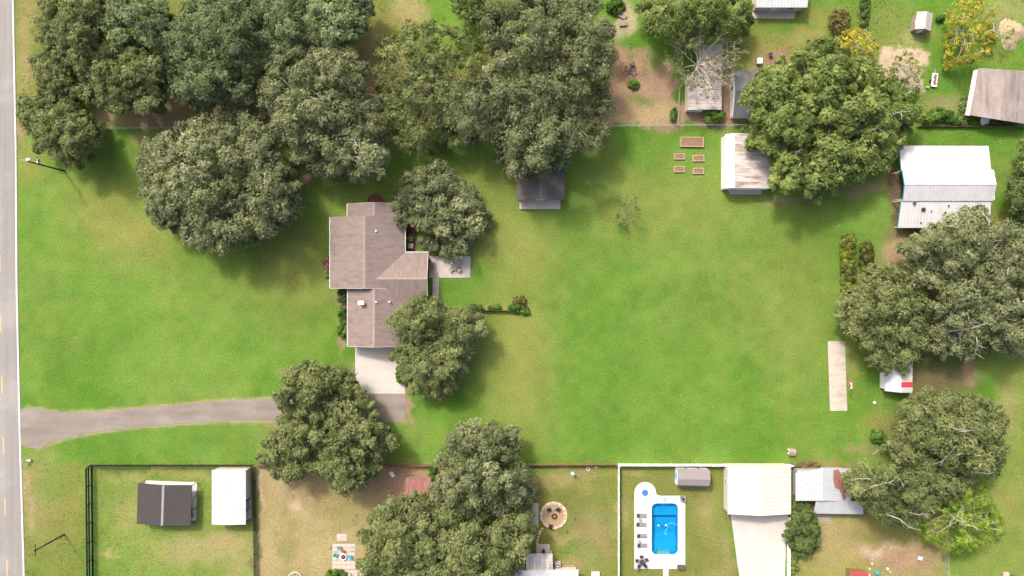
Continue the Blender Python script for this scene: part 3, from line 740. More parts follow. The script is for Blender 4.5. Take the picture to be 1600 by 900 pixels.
# grey roofed shed with white wall
o, r, wl, L, Wd = shed('grey_roof_shed', 'grey shingled shed with white gable wall partly under the bright green tree', 'shed', (1145, 110, 1215, 182), 'x', 2.5, 0.3, M['shingle_grey'], M['white'], cap=M['shingle_grey'], trim=M['white'], oh=.25, doors=[('window', 'x-', .3, 1, 1, 1), ('door', 'x-', -.3, .05, 1, 2)])

# white rusty shed
o, r, wl, L, Wd = shed('streaked_metal_shed', 'white metal shed with brown streaks on its roof under the green tree edge', 'shed', (1133, 210, 1206, 294), 'y', 2.9, 0.18, M['white_old'], M['white'], rib=.44, trim=M['white'], oh=.1, off=2.9, mats=(M['white_old'], M['white_roof']), doors=[('door', 'x-', 0, .03, 3.0, 2.3), ('window', 'x-', .7, 1.1, .8, .8)])
MB().prism([(-(L / 2 - .1) - .9, -3.4), (-(L / 2 - .1), -3.6), (-(L / 2 - .1), 3.0), (-(L / 2 - .1) - .9, 2.6)], -.05, .1).build('ramp', M['patio'], o)

# big white barn with two lean-tos
c, w, d = rect_px(1413, 266, 1555, 314, 3.4)
barn = thing('white_barn', 'big white metal barn with lean-to roofs on both sides', 'barn', (c.x, c.y, 0))
def slab_roof(parent, pts, mat, name='roof_slope', rib=.6, th=.1):
    """roof slope through four points: eave left, eave right, top right, top left (world minus parent)"""
    a, b, c2, d2 = [Vector(p) for p in pts]
    n = max(2, int((b - a).length / rib)); vs = []; top = []
    for e0, e1 in ((a, b), (d2, c2)):
        row = []
        for i in range(n):
            for t, z in ((0, 0), (.30, 0), (.5, .02), (.8, .02)):
                row.append(e0.lerp(e1, (i + t) / n) + Vector((0, 0, z)))
        row.append(e1.copy()); top.append(row)
    m = len(top[0]); vs = top[0] + top[1] + [a - Vector((0, 0, th)), b - Vector((0, 0, th)), c2 - Vector((0, 0, th)), d2 - Vector((0, 0, th))]
    fs = [(i, i + 1, m + i + 1, m + i) for i in range(m - 1)]
    k = 2 * m
    fs += [(k, k + 3, k + 2, k + 1), tuple([k] + list(range(m)) + [k + 1]), tuple([k + 3] + list(range(m, 2 * m)) + [k + 2]), (k, 0, m, k + 3), (k + 1, m - 1, 2 * m - 1, k + 2)]
    return MB().add(vs, fs).build(name, mat, parent)
def rel(px, py, z, o): p = G(px, py, z); return (p.x - o.location.x, p.y - o.location.y, z)
slab_roof(barn, [rel(1411, 314, 3.5, barn), rel(1552, 314, 3.5, barn), rel(1557.5, 288.5, 4.5, barn), rel(1414, 288.5, 4.5, barn)], M['white_roof'])
slab_roof(barn, [rel(1552.5, 265, 3.5, barn), rel(1410, 265, 3.5, barn), rel(1414, 288.5, 4.5, barn), rel(1557.5, 288.5, 4.5, barn)], M['white_roof'])
MB().tube([rel(1414, 288.5, 4.53, barn), rel(1557.5, 288.5, 4.53, barn)], .07, 6).build('ridge_cap', M['white_roof'], barn)
slab_roof(barn, [rel(1544.5, 228, 2.5, barn), rel(1405, 227.5, 2.5, barn), rel(1408.5, 266, 3.3, barn), rel(1549, 266, 3.3, barn)], M['white_roof'])
slab_roof(barn, [rel(1403, 356, 2.4, barn), rel(1546.5, 356, 2.4, barn), rel(1549, 313, 3.3, barn), rel(1409, 313, 3.3, barn)], M['white_roof'])
for a, b in [((1404.6, 228, 2.5), (1408, 266, 3.3)), ((1409.5, 266, 3.45), (1413.3, 288.5, 4.45)), ((1413.3, 288.5, 4.45), (1410.3, 314, 3.45)), ((1408.3, 313, 3.25), (1402.4, 356, 2.35))]:
    pa, pb = Vector(rel(*a, barn)), Vector(rel(*b, barn))
    MB().add([pa + Vector((-.04, 0, -.16)), pb + Vector((-.04, 0, -.16)), pb + Vector((-.04, 0, .06)), pa + Vector((-.04, 0, .06)), pa + Vector((.03, 0, -.16)), pb + Vector((.03, 0, -.16)), pb + Vector((.03, 0, .06)), pa + Vector((.03, 0, .06))],
             [(0, 1, 2, 3), (4, 7, 6, 5), (0, 4, 5, 1), (3, 2, 6, 7), (0, 3, 7, 4), (1, 5, 6, 2)]).build('fascia', M['teal'], barn)
e0 = G(1413, 268); e1 = G(1549, 312)
MB().box((0, 0, 1.6), (15.4, 5.3, 3.2)).build('wall', M['white'], barn, (1.0, 0, 0))
wb = MB().box((0, -4.6, 1.1), (14.6, .12, 2.2)).build('wall', M['white'], barn, (1.2, 0, 0))
for py, z in ((230, 2.3), (267, 3.1), (313, 3.1), (354, 2.2)):
    for px in (1407, 1542):
        p = rel(px, py, z, barn)
        MB().box((p[0] + .2, p[1], z / 2 - .03), (.14, .14, z - .06)).build('post', M['white'], barn)
for (px, py) in ((1391, 273), (1392, 314)):
    a = rel(px, py, .02, barn); b = rel(1410, py - 3, 2.6, barn)
    MB().tube([(a[0], a[1], 1.7), (b[0], b[1], 2.3)], .05, 5).build('awning_rail', M['galv'], barn)
    MB().tube([(a[0], a[1], 0), (a[0], a[1], 1.75)], .05, 5).build('post', M['galv'], barn)

# striped roof shed
c, w, d = rect_px(1383, 572, 1426, 613, 2.6)
sr = thing('striped_roof_shed', 'small shed with white roof and red and cream bands under the big oak', 'shed', (c.x, c.y, 0))
rg = 1408
slab_roof(sr, [rel(1383, 560, 2.4, sr), rel(1382.5, 611, 2.4, sr), rel(rg - 1, 613.5, 3.0, sr), rel(rg, 560, 3.0, sr)], M['white_roof'], rib=.35)
bands = [(560, 575, M['white_roof']), (575, 588, M['white_roof']), (588, 597, M['cream_roof']), (597, 605.5, M['red_paint']), (605.5, 613.5, M['white_roof'])]
for a, b, mt in bands:
    slab_roof(sr, [rel(1425.5, b, 2.4, sr), rel(1426, a, 2.4, sr), rel(rg, a, 3.0, sr), rel(rg, b, 3.0, sr)], mt, 'roof_band', rib=.4)
MB().tube([rel(rg, 562, 3.03, sr), rel(rg - .5, 613.5, 3.03, sr)], .06, 6).build('ridge_cap', M['white'], sr)
MB().box((0, .8, 1.15), (4.6, 5.6, 2.3)).build('wall', M['white'], sr, (.05, 0, 0))
pc = thing('red_porch_bench', 'small dark red lean-to stall by the striped shed wall', 'bench', tuple(G(1381, 598)))
MB().box((0, 0, .45), (.8, 3.2, .08)).build('seat', M['red_paint'], pc); MB().box((-.05, 0.2, .75), (.5, 1.0, .5)).build('box', M['white'], pc)
for y in (-1.4, 1.4): MB().box((0, y, .2), (.6, .1, .4)).build('leg', M['wood'], pc)

# brown corrugated barn at the right edge
c = G(1563, 148, 3.0)
bb = thing('brown_corrugated_barn', 'brown corrugated metal barn by the right edge', 'barn', (c.x, c.y, 0))
slab_roof(bb, [rel(1529.5, 106, 2.8, bb), rel(1516, 180, 2.8, bb), rel(1562, 187.5, 3.6, bb), rel(1571, 109, 3.6, bb)], M['brown_metal'], rib=.42)
slab_roof(bb, [rel(1606, 194, 2.8, bb), rel(1622, 113, 2.8, bb), rel(1571, 109, 3.6, bb), rel(1562, 187.5, 3.6, bb)], M['brown_metal'], rib=.42)
slab_roof(bb, [rel(1521, 110, 2.2, bb), rel(1508, 180, 2.2, bb), rel(1515, 181, 2.65, bb), rel(1529, 108, 2.65, bb)], M['grey_metal'], rib=.42)
p0 = [rel(x, y, 0, bb) for x, y in ((1522, 112), (1511, 176), (1598, 188), (1612, 118))]
MB().prism([(p[0], p[1]) for p in p0], 0, 2.1).build('wall', M['cream_wall'], bb)
tl = thing('white_tarp', 'crumpled white tarp leaning on the brown barn wall by the fence', 'tarp', tuple(G(1536, 189)))
MB().add([(-1, .7, 1.0), (.9, .6, .9), (1.0, -.5, .25), (-.3, -.9, .05), (-.9, -.2, .5), (.2, 0.1, .75)], [(0, 4, 5), (0, 5, 1), (1, 5, 2), (2, 5, 3), (3, 5, 4)]).build('sheet', M['white'], tl)

# little metal playhouse
ph_, r, wl, L, Wd = shed('small_playhouse', 'small wooden playhouse with grey metal roof alone on the upper right lawn', 'playhouse', (1431, 20, 1456, 47), 'y', 2.0, .45, M['grey_metal'], M['wood_grey'], rib=.4, oh=.2, rz=math.radians(-7), mats=(M['grey_metal'], M['tan_old']), trim=M['mid_grey'], doors=[('door', 'x-', 0, .05, .8, 1.5), ('window', 'y+', 0, .8, .7, .6)])

# white roofed house at the top edge
o, r, wl, L, Wd = shed('white_roof_cottage', 'white metal roofed building cut by the top edge', 'house', (1181, -60, 1261.5, 11), 'x', 2.8, .22, M['white_roof'], M['cream_wall'], rib=.6, cap=M['white_roof'], trim=M['galv'], oh=.3, gutter=True, doors=[('door', 'y-', -.2, .05, 1, 2), ('window', 'y-', .5, 1, 1.2, 1)])
MB().prism([(-L / 2 + .3, -(Wd / 2 - .3)), (L / 2 - 1, -(Wd / 2 - .3)), (L / 2 - 1.4, -(Wd / 2 + 1.2)), (-L / 2 + .3, -(Wd / 2 + 1.1))], -.05, .18).build('step', M['patio'], o)

# dark carport
def carport(name, label, box, along, eave, pitch, roof, n, rib, cap, floor=None, side_walls=(), rz=0):
    o, r, wl, L, Wd = shed(name, label, 'carport', box, along, eave, pitch, roof, None, rib=rib, cap=cap, trim=M['black'] if floor else M['white'], walls=False, rz=rz)
    for i in range(n):
        x = -L / 2 + .15 + (L - .3) * i / (n - 1)
        for s in (-1, 1):
            MB().box((x, s * (Wd / 2 - .12), (eave - .12) / 2), (.09, .09, eave - .14)).build('post', M['black'], o)
        MB().tube([(x, -(Wd / 2 - .12), eave - .16), (x, 0, eave + Wd / 2 * pitch - .16), (x, Wd / 2 - .12, eave - .16)], .04, 5).build('truss', M['black'], o)
    return o, L, Wd
dc, L, Wd = carport('dark_carport', 'charcoal roofed carport on a white pad in the fenced yard', (214.5, 757, 299, 819.5), 'y', 2.5, .12, M['charcoal'], 4, 0, M['mid_grey'], True, rz=math.radians(-2))
MB().box((0, 0, .05), (L - .2, Wd - .2, .14)).build('pad', M['white_deck'], dc)
MB().box((-(.0), -(Wd / 2 - .35), .5), (L * .55, .35, .7)).build('storage_box', M['cream_wall'], dc)
rb = thing('red_crates', 'faded red crates lined along the right side of the charcoal carport', 'crates', tuple(G(300, 800)))
MB().box((0, .6, .4), (.5, 1.2, .6)).build('crate', M['rust_metal'], rb); MB().box((0, -.7, .32), (.5, .8, .42)).build('crate', M['rust_metal'], rb)
# white metal garage
o, r, wl, L, Wd = shed('white_metal_garage', 'white metal garage with half open side next to the charcoal carport', 'garage', (331, 735, 384, 819), 'y', 3.0, .1, M['white_roof'], M['cream_wall'], rib=.5, oh=.12, walls=False, trim=M['white'])
MB().prism([(-.6, -Wd / 2 + .12), (L / 2 - .12, -Wd / 2 + .12), (L / 2 - .12, Wd / 2 - .12), (-.6, Wd / 2 - .12)], 0, 2.85).build('wall', M['cream_wall'], o)
for x in (-L / 2 + .2, -L / 4 - .2, -.9):
    for s in (-1, 1): MB().box((x, s * (Wd / 2 - .12), 1.42), (.1, .1, 2.84)).build('post', M['black'], o)
MB().box((-L / 4 - .3, 0, .04), (L / 2 - .4, Wd - .1, .1)).build('pad', M['patio'], o)
MB().tube([(-L / 2 + .2, -(Wd / 2 - .12), 1.6), (-.9, -(Wd / 2 - .12), 1.6)], .04, 5).build('rail', M['black'], o)

# rust red shed
shed('rust_red_shed', 'low shed with rusty red metal roof at the oak edge', 'shed', (634.5, 746.5, 673.5, 800), 'x', 2.1, .08, M['rust_metal'], M['wood_grey'], rib=.4, oh=.15, trim=M['mid_grey'], doors=[('door', 'x-', 0, .05, .9, 1.8)])

# gambrel shed by the pool
c, w, d = rect_px(1057.5, 732, 1109, 763, 2.4)
gs = thing('gambrel_shed', 'small white barn shaped shed with lilac grey roof above the pool', 'shed', (c.x, c.y, 0), math.radians(-1.5))
prof = [(-1.75, 2.0), (-1.25, 2.75), (0, 3.1), (1.25, 2.75), (1.75, 2.0)]
L = 6.2
for (y0, z0), (y1, z1) in zip(prof, prof[1:]):
    MB().add([(-L / 2, y0, z0), (L / 2, y0, z0), (L / 2, y1, z1), (-L / 2, y1, z1), (-L / 2, y0, z0 - .07), (L / 2, y0, z0 - .07), (L / 2, y1, z1 - .07), (-L / 2, y1, z1 - .07)],
             [(0, 1, 2, 3), (4, 7, 6, 5), (0, 4, 5, 1), (2, 6, 7, 3), (0, 3, 7, 4), (1, 5, 6, 2)]).build('roof_slope', M['lilac_metal'], gs)
wp = [(-1.6, 0), (1.6, 0), (1.6, 1.98), (1.2, 2.64), (0, 2.98), (-1.2, 2.64), (-1.6, 1.98)]
wl = MB().add([(-L / 2 + .15, y, z) for y, z in wp] + [(L / 2 - .15, y, z) for y, z in wp], [tuple(range(7)), tuple(range(13, 6, -1))] + [(i, (i + 1) % 7, 7 + (i + 1) % 7, 7 + i) for i in range(7)]).build('wall', M['white'], gs)
opening(wl, 'door', -L / 2 + .13, 0, .05, 1.3, 1.9, 'x-', fill=M['pale_blue']); opening(wl, 'window', -1.2, 1.6, 1, .7, .7, 'y+'); opening(wl, 'window', 1.2, 1.6, 1, .7, .7, 'y+')

# cream garage
o, r, wl, L, Wd = shed('cream_garage', 'large cream metal garage in the corner of the white fence', 'garage', (1137, 729, 1236, 803), 'y', 3.0, .16, M['cream_roof'], M['cream_wall'], rib=.75, cap=M['cream_roof'], trim=M['white'], oh=.15, doors=[('door', 'x-', -.45, .03, 3.2, 2.5), ('door', 'x-', .45, .03, 3.2, 2.5), ('window', 'y+', .3, 1.2, .9, .8)])

# blue grey metal shed
c = G(1285, 757, 2.6)
bs = thing('blue_grey_shed', 'blue grey metal shed with rusted edge beside the cream garage', 'shed', (c.x, c.y, 0))
slab_roof(bs, [rel(1243, 739, 2.3, bs), rel(1243, 782.5, 2.3, bs), rel(1285, 782.5, 3.0, bs), rel(1285, 731.5, 3.0, bs)], M['white_roof'] if False else M['blue_metal'], rib=.4)
slab_roof(bs, [rel(1330, 784, 2.3, bs), rel(1330, 732, 2.3, bs), rel(1285, 731.5, 3.0, bs), rel(1285, 782.5, 3.0, bs)], M['blue_metal'], rib=.4)
MB().add([Vector(rel(x, y, z, bs)) for x, y, z in ((1302, 735, 2.86), (1310, 733, 2.74), (1322, 760, 2.55), (1321, 781, 2.57), (1317, 781, 2.65), (1312, 764, 2.74), (1305, 762, 2.84), (1302, 750, 2.87))], [tuple(range(8))]).build('rust_sheet', M['rust_metal'], bs)
MB().tube([rel(1285, 731, 3.05, bs), rel(1285, 783, 3.05, bs)], .09, 6).build('ridge_cap', M['white_roof'], bs)
slab_roof(bs, [rel(1271.5, 802.5, 2.0, bs), rel(1349, 803.5, 2.0, bs), rel(1349, 783, 2.5, bs), rel(1275, 783, 2.5, bs)], M['blue_metal'], 'lean_to_roof', rib=.4)
MB().box((0, 0, 1.05), (9.4, 5.2, 2.1)).build('wall', M['galv'], bs, (.1, 0, 0))
for x in (-1, 3.4, 7): MB().box((x, -5.0, .95), (.1, .1, 1.9)).build('post', M['wood'], bs)
tp = thing('timber_pile', 'stack of weathered planks by the blue grey shed', 'planks', tuple(G(1281, 810)), math.radians(-4))
for i in range(7):
    MB().box((random.uniform(-.3, .3), .55 - .2 * i, .08 + .06 * (i % 3)), (random.uniform(4, 5.2), .16, .06), random.uniform(-.05, .05)).build('plank', M['wood_grey'] if i % 2 else M['patio'], tp)

# house roof at the bottom edge
c = G(850, 905, 2.8)
bh = thing('white_metal_house', 'white metal roofed house cut by the bottom edge under the huge oak', 'house', (c.x, c.y, 0))
slab_roof(bh, [rel(904, 940, 3.0, bh), rel(904, 890, 3.2, bh), rel(790, 891, 3.2, bh), rel(790, 940, 3.0, bh)], M['white_roof'], rib=.5)
slab_roof(bh, [rel(822, 893, 2.5, bh), rel(822, 865, 2.5, bh), rel(863.5, 865, 2.55, bh), rel(863.5, 893, 2.55, bh)], M['grey_metal'] if False else M['white_old'], 'porch_roof', rib=.5)
MB().box((0, -1.6, 1.4), (13.4, 5.6, 2.8)).build('wall', M['cream_wall'], bh, (-.4, 0, 0))
for px in (824, 862): p = rel(px, 867, 2.4, bh); MB().box((p[0], p[1] - .1, 1.2), (.1, .1, 2.4)).build('porch_post', M['white'], bh)
sh = thing('red_roof_shed', 'small red roofed hut cut by the bottom edge', 'shed', tuple(G(1335, 899)), math.radians(-3))
slab_roof(sh, [(-1.5, -1.6, 1.9), (1.6, -1.6, 1.9), (1.6, 1.3, 2.1), (-1.5, 1.3, 2.1)], M['red_paint'], rib=.4)
MB().box((-.1, -.1, .9), (3.3, 2.9, 1.8)).build('wall', M['wood'], sh); MB().tube([(1.7, 1.2, 2.0), (2.6, 0, 2.0)], .07, 5).build('gutter', M['white'], sh)

# ------------------------------------------------------------------ rough grass and litter
HARD = [(0, 0, 33, 900), (30, 635, 440, 702), (430, 610, 636, 660), (553, 538, 636, 618), (668, 398, 737, 464), (1291, 531, 1326, 643), (990, 750, 1072, 900), (1139, 796, 1232, 900), (516, 846, 590, 900), (840, 780, 890, 832),
        (213, 748, 308, 820), (330, 728, 392, 822), (812, 784, 843, 824), (836, 848, 862, 868), (1195, 78, 1230, 112), (808, 305, 882, 328), (1128, 205, 1210, 306), (1010, 752, 1030, 776), (570, 300, 604, 322)]
def scatter(n, region=None):
    px = RNG.uniform(25, 1600, n); py = RNG.uniform(0, 900, n); k = np.ones(n, bool)
    for a, b, c, d in HARD: k &= ~((px > a) & (px < c) & (py > b) & (py < d))
    return px[k], py[k]
def colour_mesh(name, v, q, rgb, mat):
    me = mesh_np(name, v, q); ca = me.color_attributes.new('albedo', 'FLOAT_COLOR', 'POINT')
    rgba = np.ones((len(v), 4), np.float32); rgba[:, :3] = rgb; ca.data.foreach_set('color', rgba.ravel()); me.materials.append(mat)
    o = bpy.data.objects.new(name, me); COL.objects.link(o); return o
m_, nt_, b_ = base_mat('grass_blades', 0.8, 0.2)
at_ = nt_.nodes.new('ShaderNodeVertexColor'); at_.layer_name = 'albedo'; nt_.links.new(at_.outputs[0], b_.inputs['Base Color']); M['blades'] = m_
px, py = scatter(150000)
gc = ground_colour(px, py); rough = fbm(px, py, 20, 55, 4); redness = gc[:, 0] / gc[:, 1]
mown = ((py > 205) & (py < 720) & (px < 1400))
k = RNG.random(len(px)) < np.where(mown, .16, .42) * np.clip((rough - .3) * 3, 0.1, 1) * np.clip(1.75 - redness, .05, 1)
px, py, gc = px[k], py[k], gc[k]; n = len(px)
P0 = np.stack([(px - 800) * MPP, (450 - py) * MPP, np.full(n, -.02)], 1)
mown = ((py > 205) & (py < 720) & (px < 1400)); hh = np.where(mown, .09, .15) * RNG.uniform(.6, 1.4, n)
bl = 5; Pb = np.repeat(P0, bl, 0); a = RNG.uniform(0, 6.283, n * bl); hb = np.repeat(hh, bl) * RNG.uniform(.7, 1.3, n * bl)
dx = np.stack([np.cos(a), np.sin(a), np.zeros(n * bl)], 1); sx = np.stack([-np.sin(a), np.cos(a), np.zeros(n * bl)], 1)
w_ = (hb * .28)[:, None]; root_ = Pb + dx * (hb * .2)[:, None]; tip = Pb + dx * (hb * 1.1)[:, None] + np.array([0, 0, 1]) * hb[:, None]
v = np.stack([root_ - sx * w_, root_ + sx * w_, tip], 1).reshape(-1, 3)
tone = RNG.uniform(.75, 1.4, n)[:, None] * (np.array([.14, .20, .03]) * .18 + gc * .85)
tag(colour_mesh('grass', v, np.arange(len(v)).reshape(-1, 3), np.repeat(tone, bl * 3, 0), M['blades']), 'rough grass tufts over the lawns and yards', kind='stuff')
px, py = scatter(110000); gc = ground_colour(px, py); red = gc[:, 0] / gc[:, 1]
k = RNG.random(len(px)) < np.clip((red - .95) * 1.2, 0.02, .8); px, py = px[k], py[k]; n = len(px)
P0 = np.stack([(px - 800) * MPP, (450 - py) * MPP, np.full(n, .03)], 1)
a = RNG.uniform(0, 6.283, n); ax_ = np.stack([np.cos(a), np.sin(a), RNG.uniform(-.2, .2, n)], 1); sx = np.stack([-np.sin(a), np.cos(a), RNG.uniform(-.2, .2, n)], 1)
ln = (RNG.uniform(.06, .22, n) * np.where(RNG.random(n) < .06, 3, 1))[:, None]
v = np.stack([P0 - ax_ * ln, P0 + sx * np.minimum(ln * .55, .06), P0 + ax_ * ln], 1).reshape(-1, 3)
pal = np.array([[.20, .13, .075], [.34, .25, .16], [.11, .075, .05], [.45, .37, .27]])[RNG.integers(0, 4, n)]
tag(colour_mesh('leaf_litter', v, np.arange(len(v)).reshape(-1, 3), np.repeat(pal, 3, 0), M['blades']), 'fallen leaves and twigs over bare ground', kind='stuff')

# ------------------------------------------------------------------ fences
def run(name, label, p0, p1, h, kind, group=None, step=2.5):
    """fence between two ground pixels: posts and panels share their meshes"""
    a, b = G(*p0), G(*p1); d = b - a; Ln = d.length; n = max(1, round(Ln / step)); st = Ln / n; ang = math.atan2(d.y, d.x)
    o = thing(name, label, 'fence', (a.x, a.y, 0), ang)
    post = panel = None
    for i in range(n + 1):
        if post is None:
            if kind == 'vinyl': mb = MB().box((0, 0, h / 2 + .05), (.13, .13, h + .1)).box((0, 0, h + .13), (.17, .17, .06)); mt = M['white']
            elif kind == 'picket': mb = MB().box((0, 0, h / 2), (.08, .08, h)).box((0, 0, h + .02), (.1, .1, .05)); mt = M['black']
            elif kind == 'wood': mb = MB().box((0, -.07, h / 2), (.1, .1, h)); mt = M['wood_grey']
            elif kind == 'rail': mb = MB().box((0, 0, h / 2), (.14, .14, h)); mt = M['black']
            else: mb = MB().cyl((0, 0, 0), .04, h, 6); mt = M['galv']
            post = mb.build('post', mt, o, (0, 0, 0))
        else: add_piece('post', post, o, (i * st, 0, 0))
    pk = MB()
    for i in range(n):
        x = (i + .5) * st; w = st - .14
        if panel is None:
            mb = MB()
            if kind == 'vinyl':
                mb.box((0, 0, h / 2), (w, .045, h - .16)).box((0, 0, h - .02), (w, .09, .14)).box((0, 0, .14), (w, .06, .14)); mt = M['white']
            elif kind == 'wood':
                mt = M['wood']
                k = int(w / .15)
                for j in range(k): mb.box((-w / 2 + (j + .5) * w / k, 0, h / 2 + random.uniform(-.03, .03)), (w / k - .012, .025, h - .06))
                mb.box((0, -.05, h * .3), (w, .05, .09)).box((0, -.05, h * .8), (w, .05, .09))
            elif kind in ('picket', 'rail'):
                for z in (.18, h * .55, h - .15): mb.box((0, 0, z), (w, .05 if kind == 'picket' else .1, .05 if kind == 'picket' else .44))
                mt = M['black']
                k = int(w / .14)
                if kind == 'picket':
                    for j in range(k): mb.box((-w / 2 + (j + .5) * w / k, 0, h / 2), (.05, .03, h - .1))
            else:
                mt = M['galv']
                mb.tube([(-w / 2 - .07, 0, h - .03), (w / 2 + .07, 0, h - .03)], .03, 5, False)
                for j in range(int(w / .25) + 1):
                    for s in (-1, 1):
                        x0 = -w / 2 + j * .25; x1 = x0 + s * (h - .1)
                        x1c = max(-w / 2, min(w / 2, x1)); t = (x1c - x0) / (x1 - x0)
                        mb.tube([(x0, 0, .05), (x1c, 0, .05 + (h - .1) * t)], .007, 3, False)
            panel = mb.build('panel' if kind in ('vinyl', 'wood') else ('rails' if kind != 'link' else 'mesh'), mt, o, (x, 0, 0))
        else: add_piece('panel', panel, o, (x, 0, 0))
    return o

run('white_fence', 'white vinyl fence along the back of the pool yard and garage', (966, 724.5), (1234, 725), 1.6, 'vinyl')
run('white_fence', 'white vinyl fence down the left side of the pool yard', (965.5, 727), (965.5, 960), 1.6, 'vinyl')
run('white_fence', 'white vinyl fence beside the pale concrete garage drive', (1229.5, 806), (1229.5, 960), 1.6, 'vinyl')
run('wood_fence', 'brown wooden fence behind the fire pit yard', (826, 724), (962, 723.5), 1.5, 'wood', step=2.4)
run('wood_fence', 'orange brown wooden fence behind the rusty red shed yard', (402, 725), (681, 725.5), 1.5, 'wood', step=2.4)
run('black_fence', 'black picket fence behind the charcoal carport yard', (143, 726), (396, 726), 1.5, 'picket', step=2.4)
run('black_fence', 'black rail fence on the road side of the charcoal carport yard', (143.5, 728), (146, 960), 2.0, 'rail', step=3.75)
run('black_fence', 'black picket fence right of the white metal garage', (398, 730), (402, 960), 1.5, 'picket', step=2.4)
run('chain_link_fence', 'chain link fence at the upper lawn edge left of the grey oak', (158, 202), (440, 201), 1.3, 'link', step=3)
run('chain_link_fence', 'chain link fence running under the big oaks behind the house', (440, 201), (952, 198), 1.3, 'link', step=3)
run('chain_link_fence', 'chain link fence below the bare brown yard with the brush pile', (952, 198), (1058, 197), 1.3, 'link', step=3)
run('chain_link_fence', 'chain link fence below the long striped roof shed', (1058, 197), (1200, 197), 1.3, 'link', step=3)
run('chain_link_fence', 'chain link fence between the bare brown yard and the long shed', (1057, 195), (1060, 140), 1.3, 'link', step=3)
run('chain_link_fence', 'chain link fence along the hedge at the top edge', (1349, 54), (1347, -20), 1.3, 'link', step=3)
run('chain_link_fence', 'chain link fence at the lower right under the lime tree', (1476, 862), (1478, 950), 1.3, 'link', step=3)
run('grey_fence', 'low weathered fence under the brown corrugated barn', (1432, 198), (1640, 200), .9, 'wood', step=2.4)
gw = run('garden_fence', 'short low wooden fence right of the house with shrubs on it', (687, 483), (796, 485), 1.2, 'wood', step=2.3)

# ------------------------------------------------------------------ trees
def rnd_dirs(n, zmin=-1.0):
    z = RNG.uniform(zmin, 1, n); a = RNG.uniform(0, 2 * np.pi, n); r = np.sqrt(np.maximum(0, 1 - z * z))
    return np.stack([r * np.cos(a), r * np.sin(a), z], 1)

def unit(v): return v / (np.linalg.norm(v, axis=1, keepdims=True) + 1e-9)

_IC = None
def ico():
    global _IC
    if _IC is None:
        bm = bmesh.new(); bmesh.ops.create_icosphere(bm, subdivisions=2, radius=1)
        _IC = (np.array([v.co[:] for v in bm.verts]), np.array([[v.index for v in f.verts] for f in bm.faces])); bm.free()
    return _IC

def leaf_mesh(name, puff_c, puff_r, per, size, var0, flat=0.8, pdir=None, cores=None, jit=.42):
    """leaf sprays on every puff (small faces, each with its own colour value) over rough inner clumps"""
    n = len(puff_c); N = n * per
    c = np.repeat(puff_c, per, 0); r = np.repeat(puff_r, per)
    d = rnd_dirs(N, -0.35)
    p = c + d * (r * RNG.uniform(.45, 1.12, N))[:, None] * np.array([1, 1, flat])
    pd = np.repeat(pdir, per, 0) if pdir is not None else d
    nrm = unit(d * .5 + pd * .55 + rnd_dirs(N) * jit + np.array([0, 0, .18]))
    ax = unit(np.cross(nrm, rnd_dirs(N)) + d * .3)
    sd_ = unit(np.cross(nrm, ax))
    ln = (size * RNG.uniform(.6, 1.4, N) * np.repeat(RNG.uniform(.7, 1.3, n), per))[:, None]; wd = ln * RNG.uniform(.26, .42, N)[:, None]
    v = np.stack([p - ax * ln * .5 + sd_ * wd, p + ax * ln * .6, p - ax * ln * .5 - sd_ * wd], 1).reshape(-1, 3)
    q = np.arange(N * 3).reshape(-1, 3)
    var = np.clip(np.repeat(var0, per) + RNG.normal(0, .13, N), 0, 1)
    if cores is not None and len(cores[0]):
        cc, crd, cv = cores; iv, fi = ico(); m = len(cc)
        w = iv[None] * (1 + RNG.uniform(-.22, .22, (m, len(iv), 1))) * np.array([1, 1, flat])
        cvv = (cc[:, None] + w * crd[:, None, None]).reshape(-1, 3)
        cq = (fi[None] + (np.arange(m) * len(iv))[:, None, None]).reshape(-1, 3) + len(v)
        v = np.concatenate([v, cvv]); q = np.concatenate([q, cq])
        var = np.concatenate([var, np.clip(np.repeat(cv, len(fi)) + RNG.normal(0, .12, m * len(fi)), 0, 1)])
    me = mesh_np(name, v, q)
    at = me.attributes.new('var', 'FLOAT', 'FACE'); at.data.foreach_set('value', var.astype(np.float32))
    return me

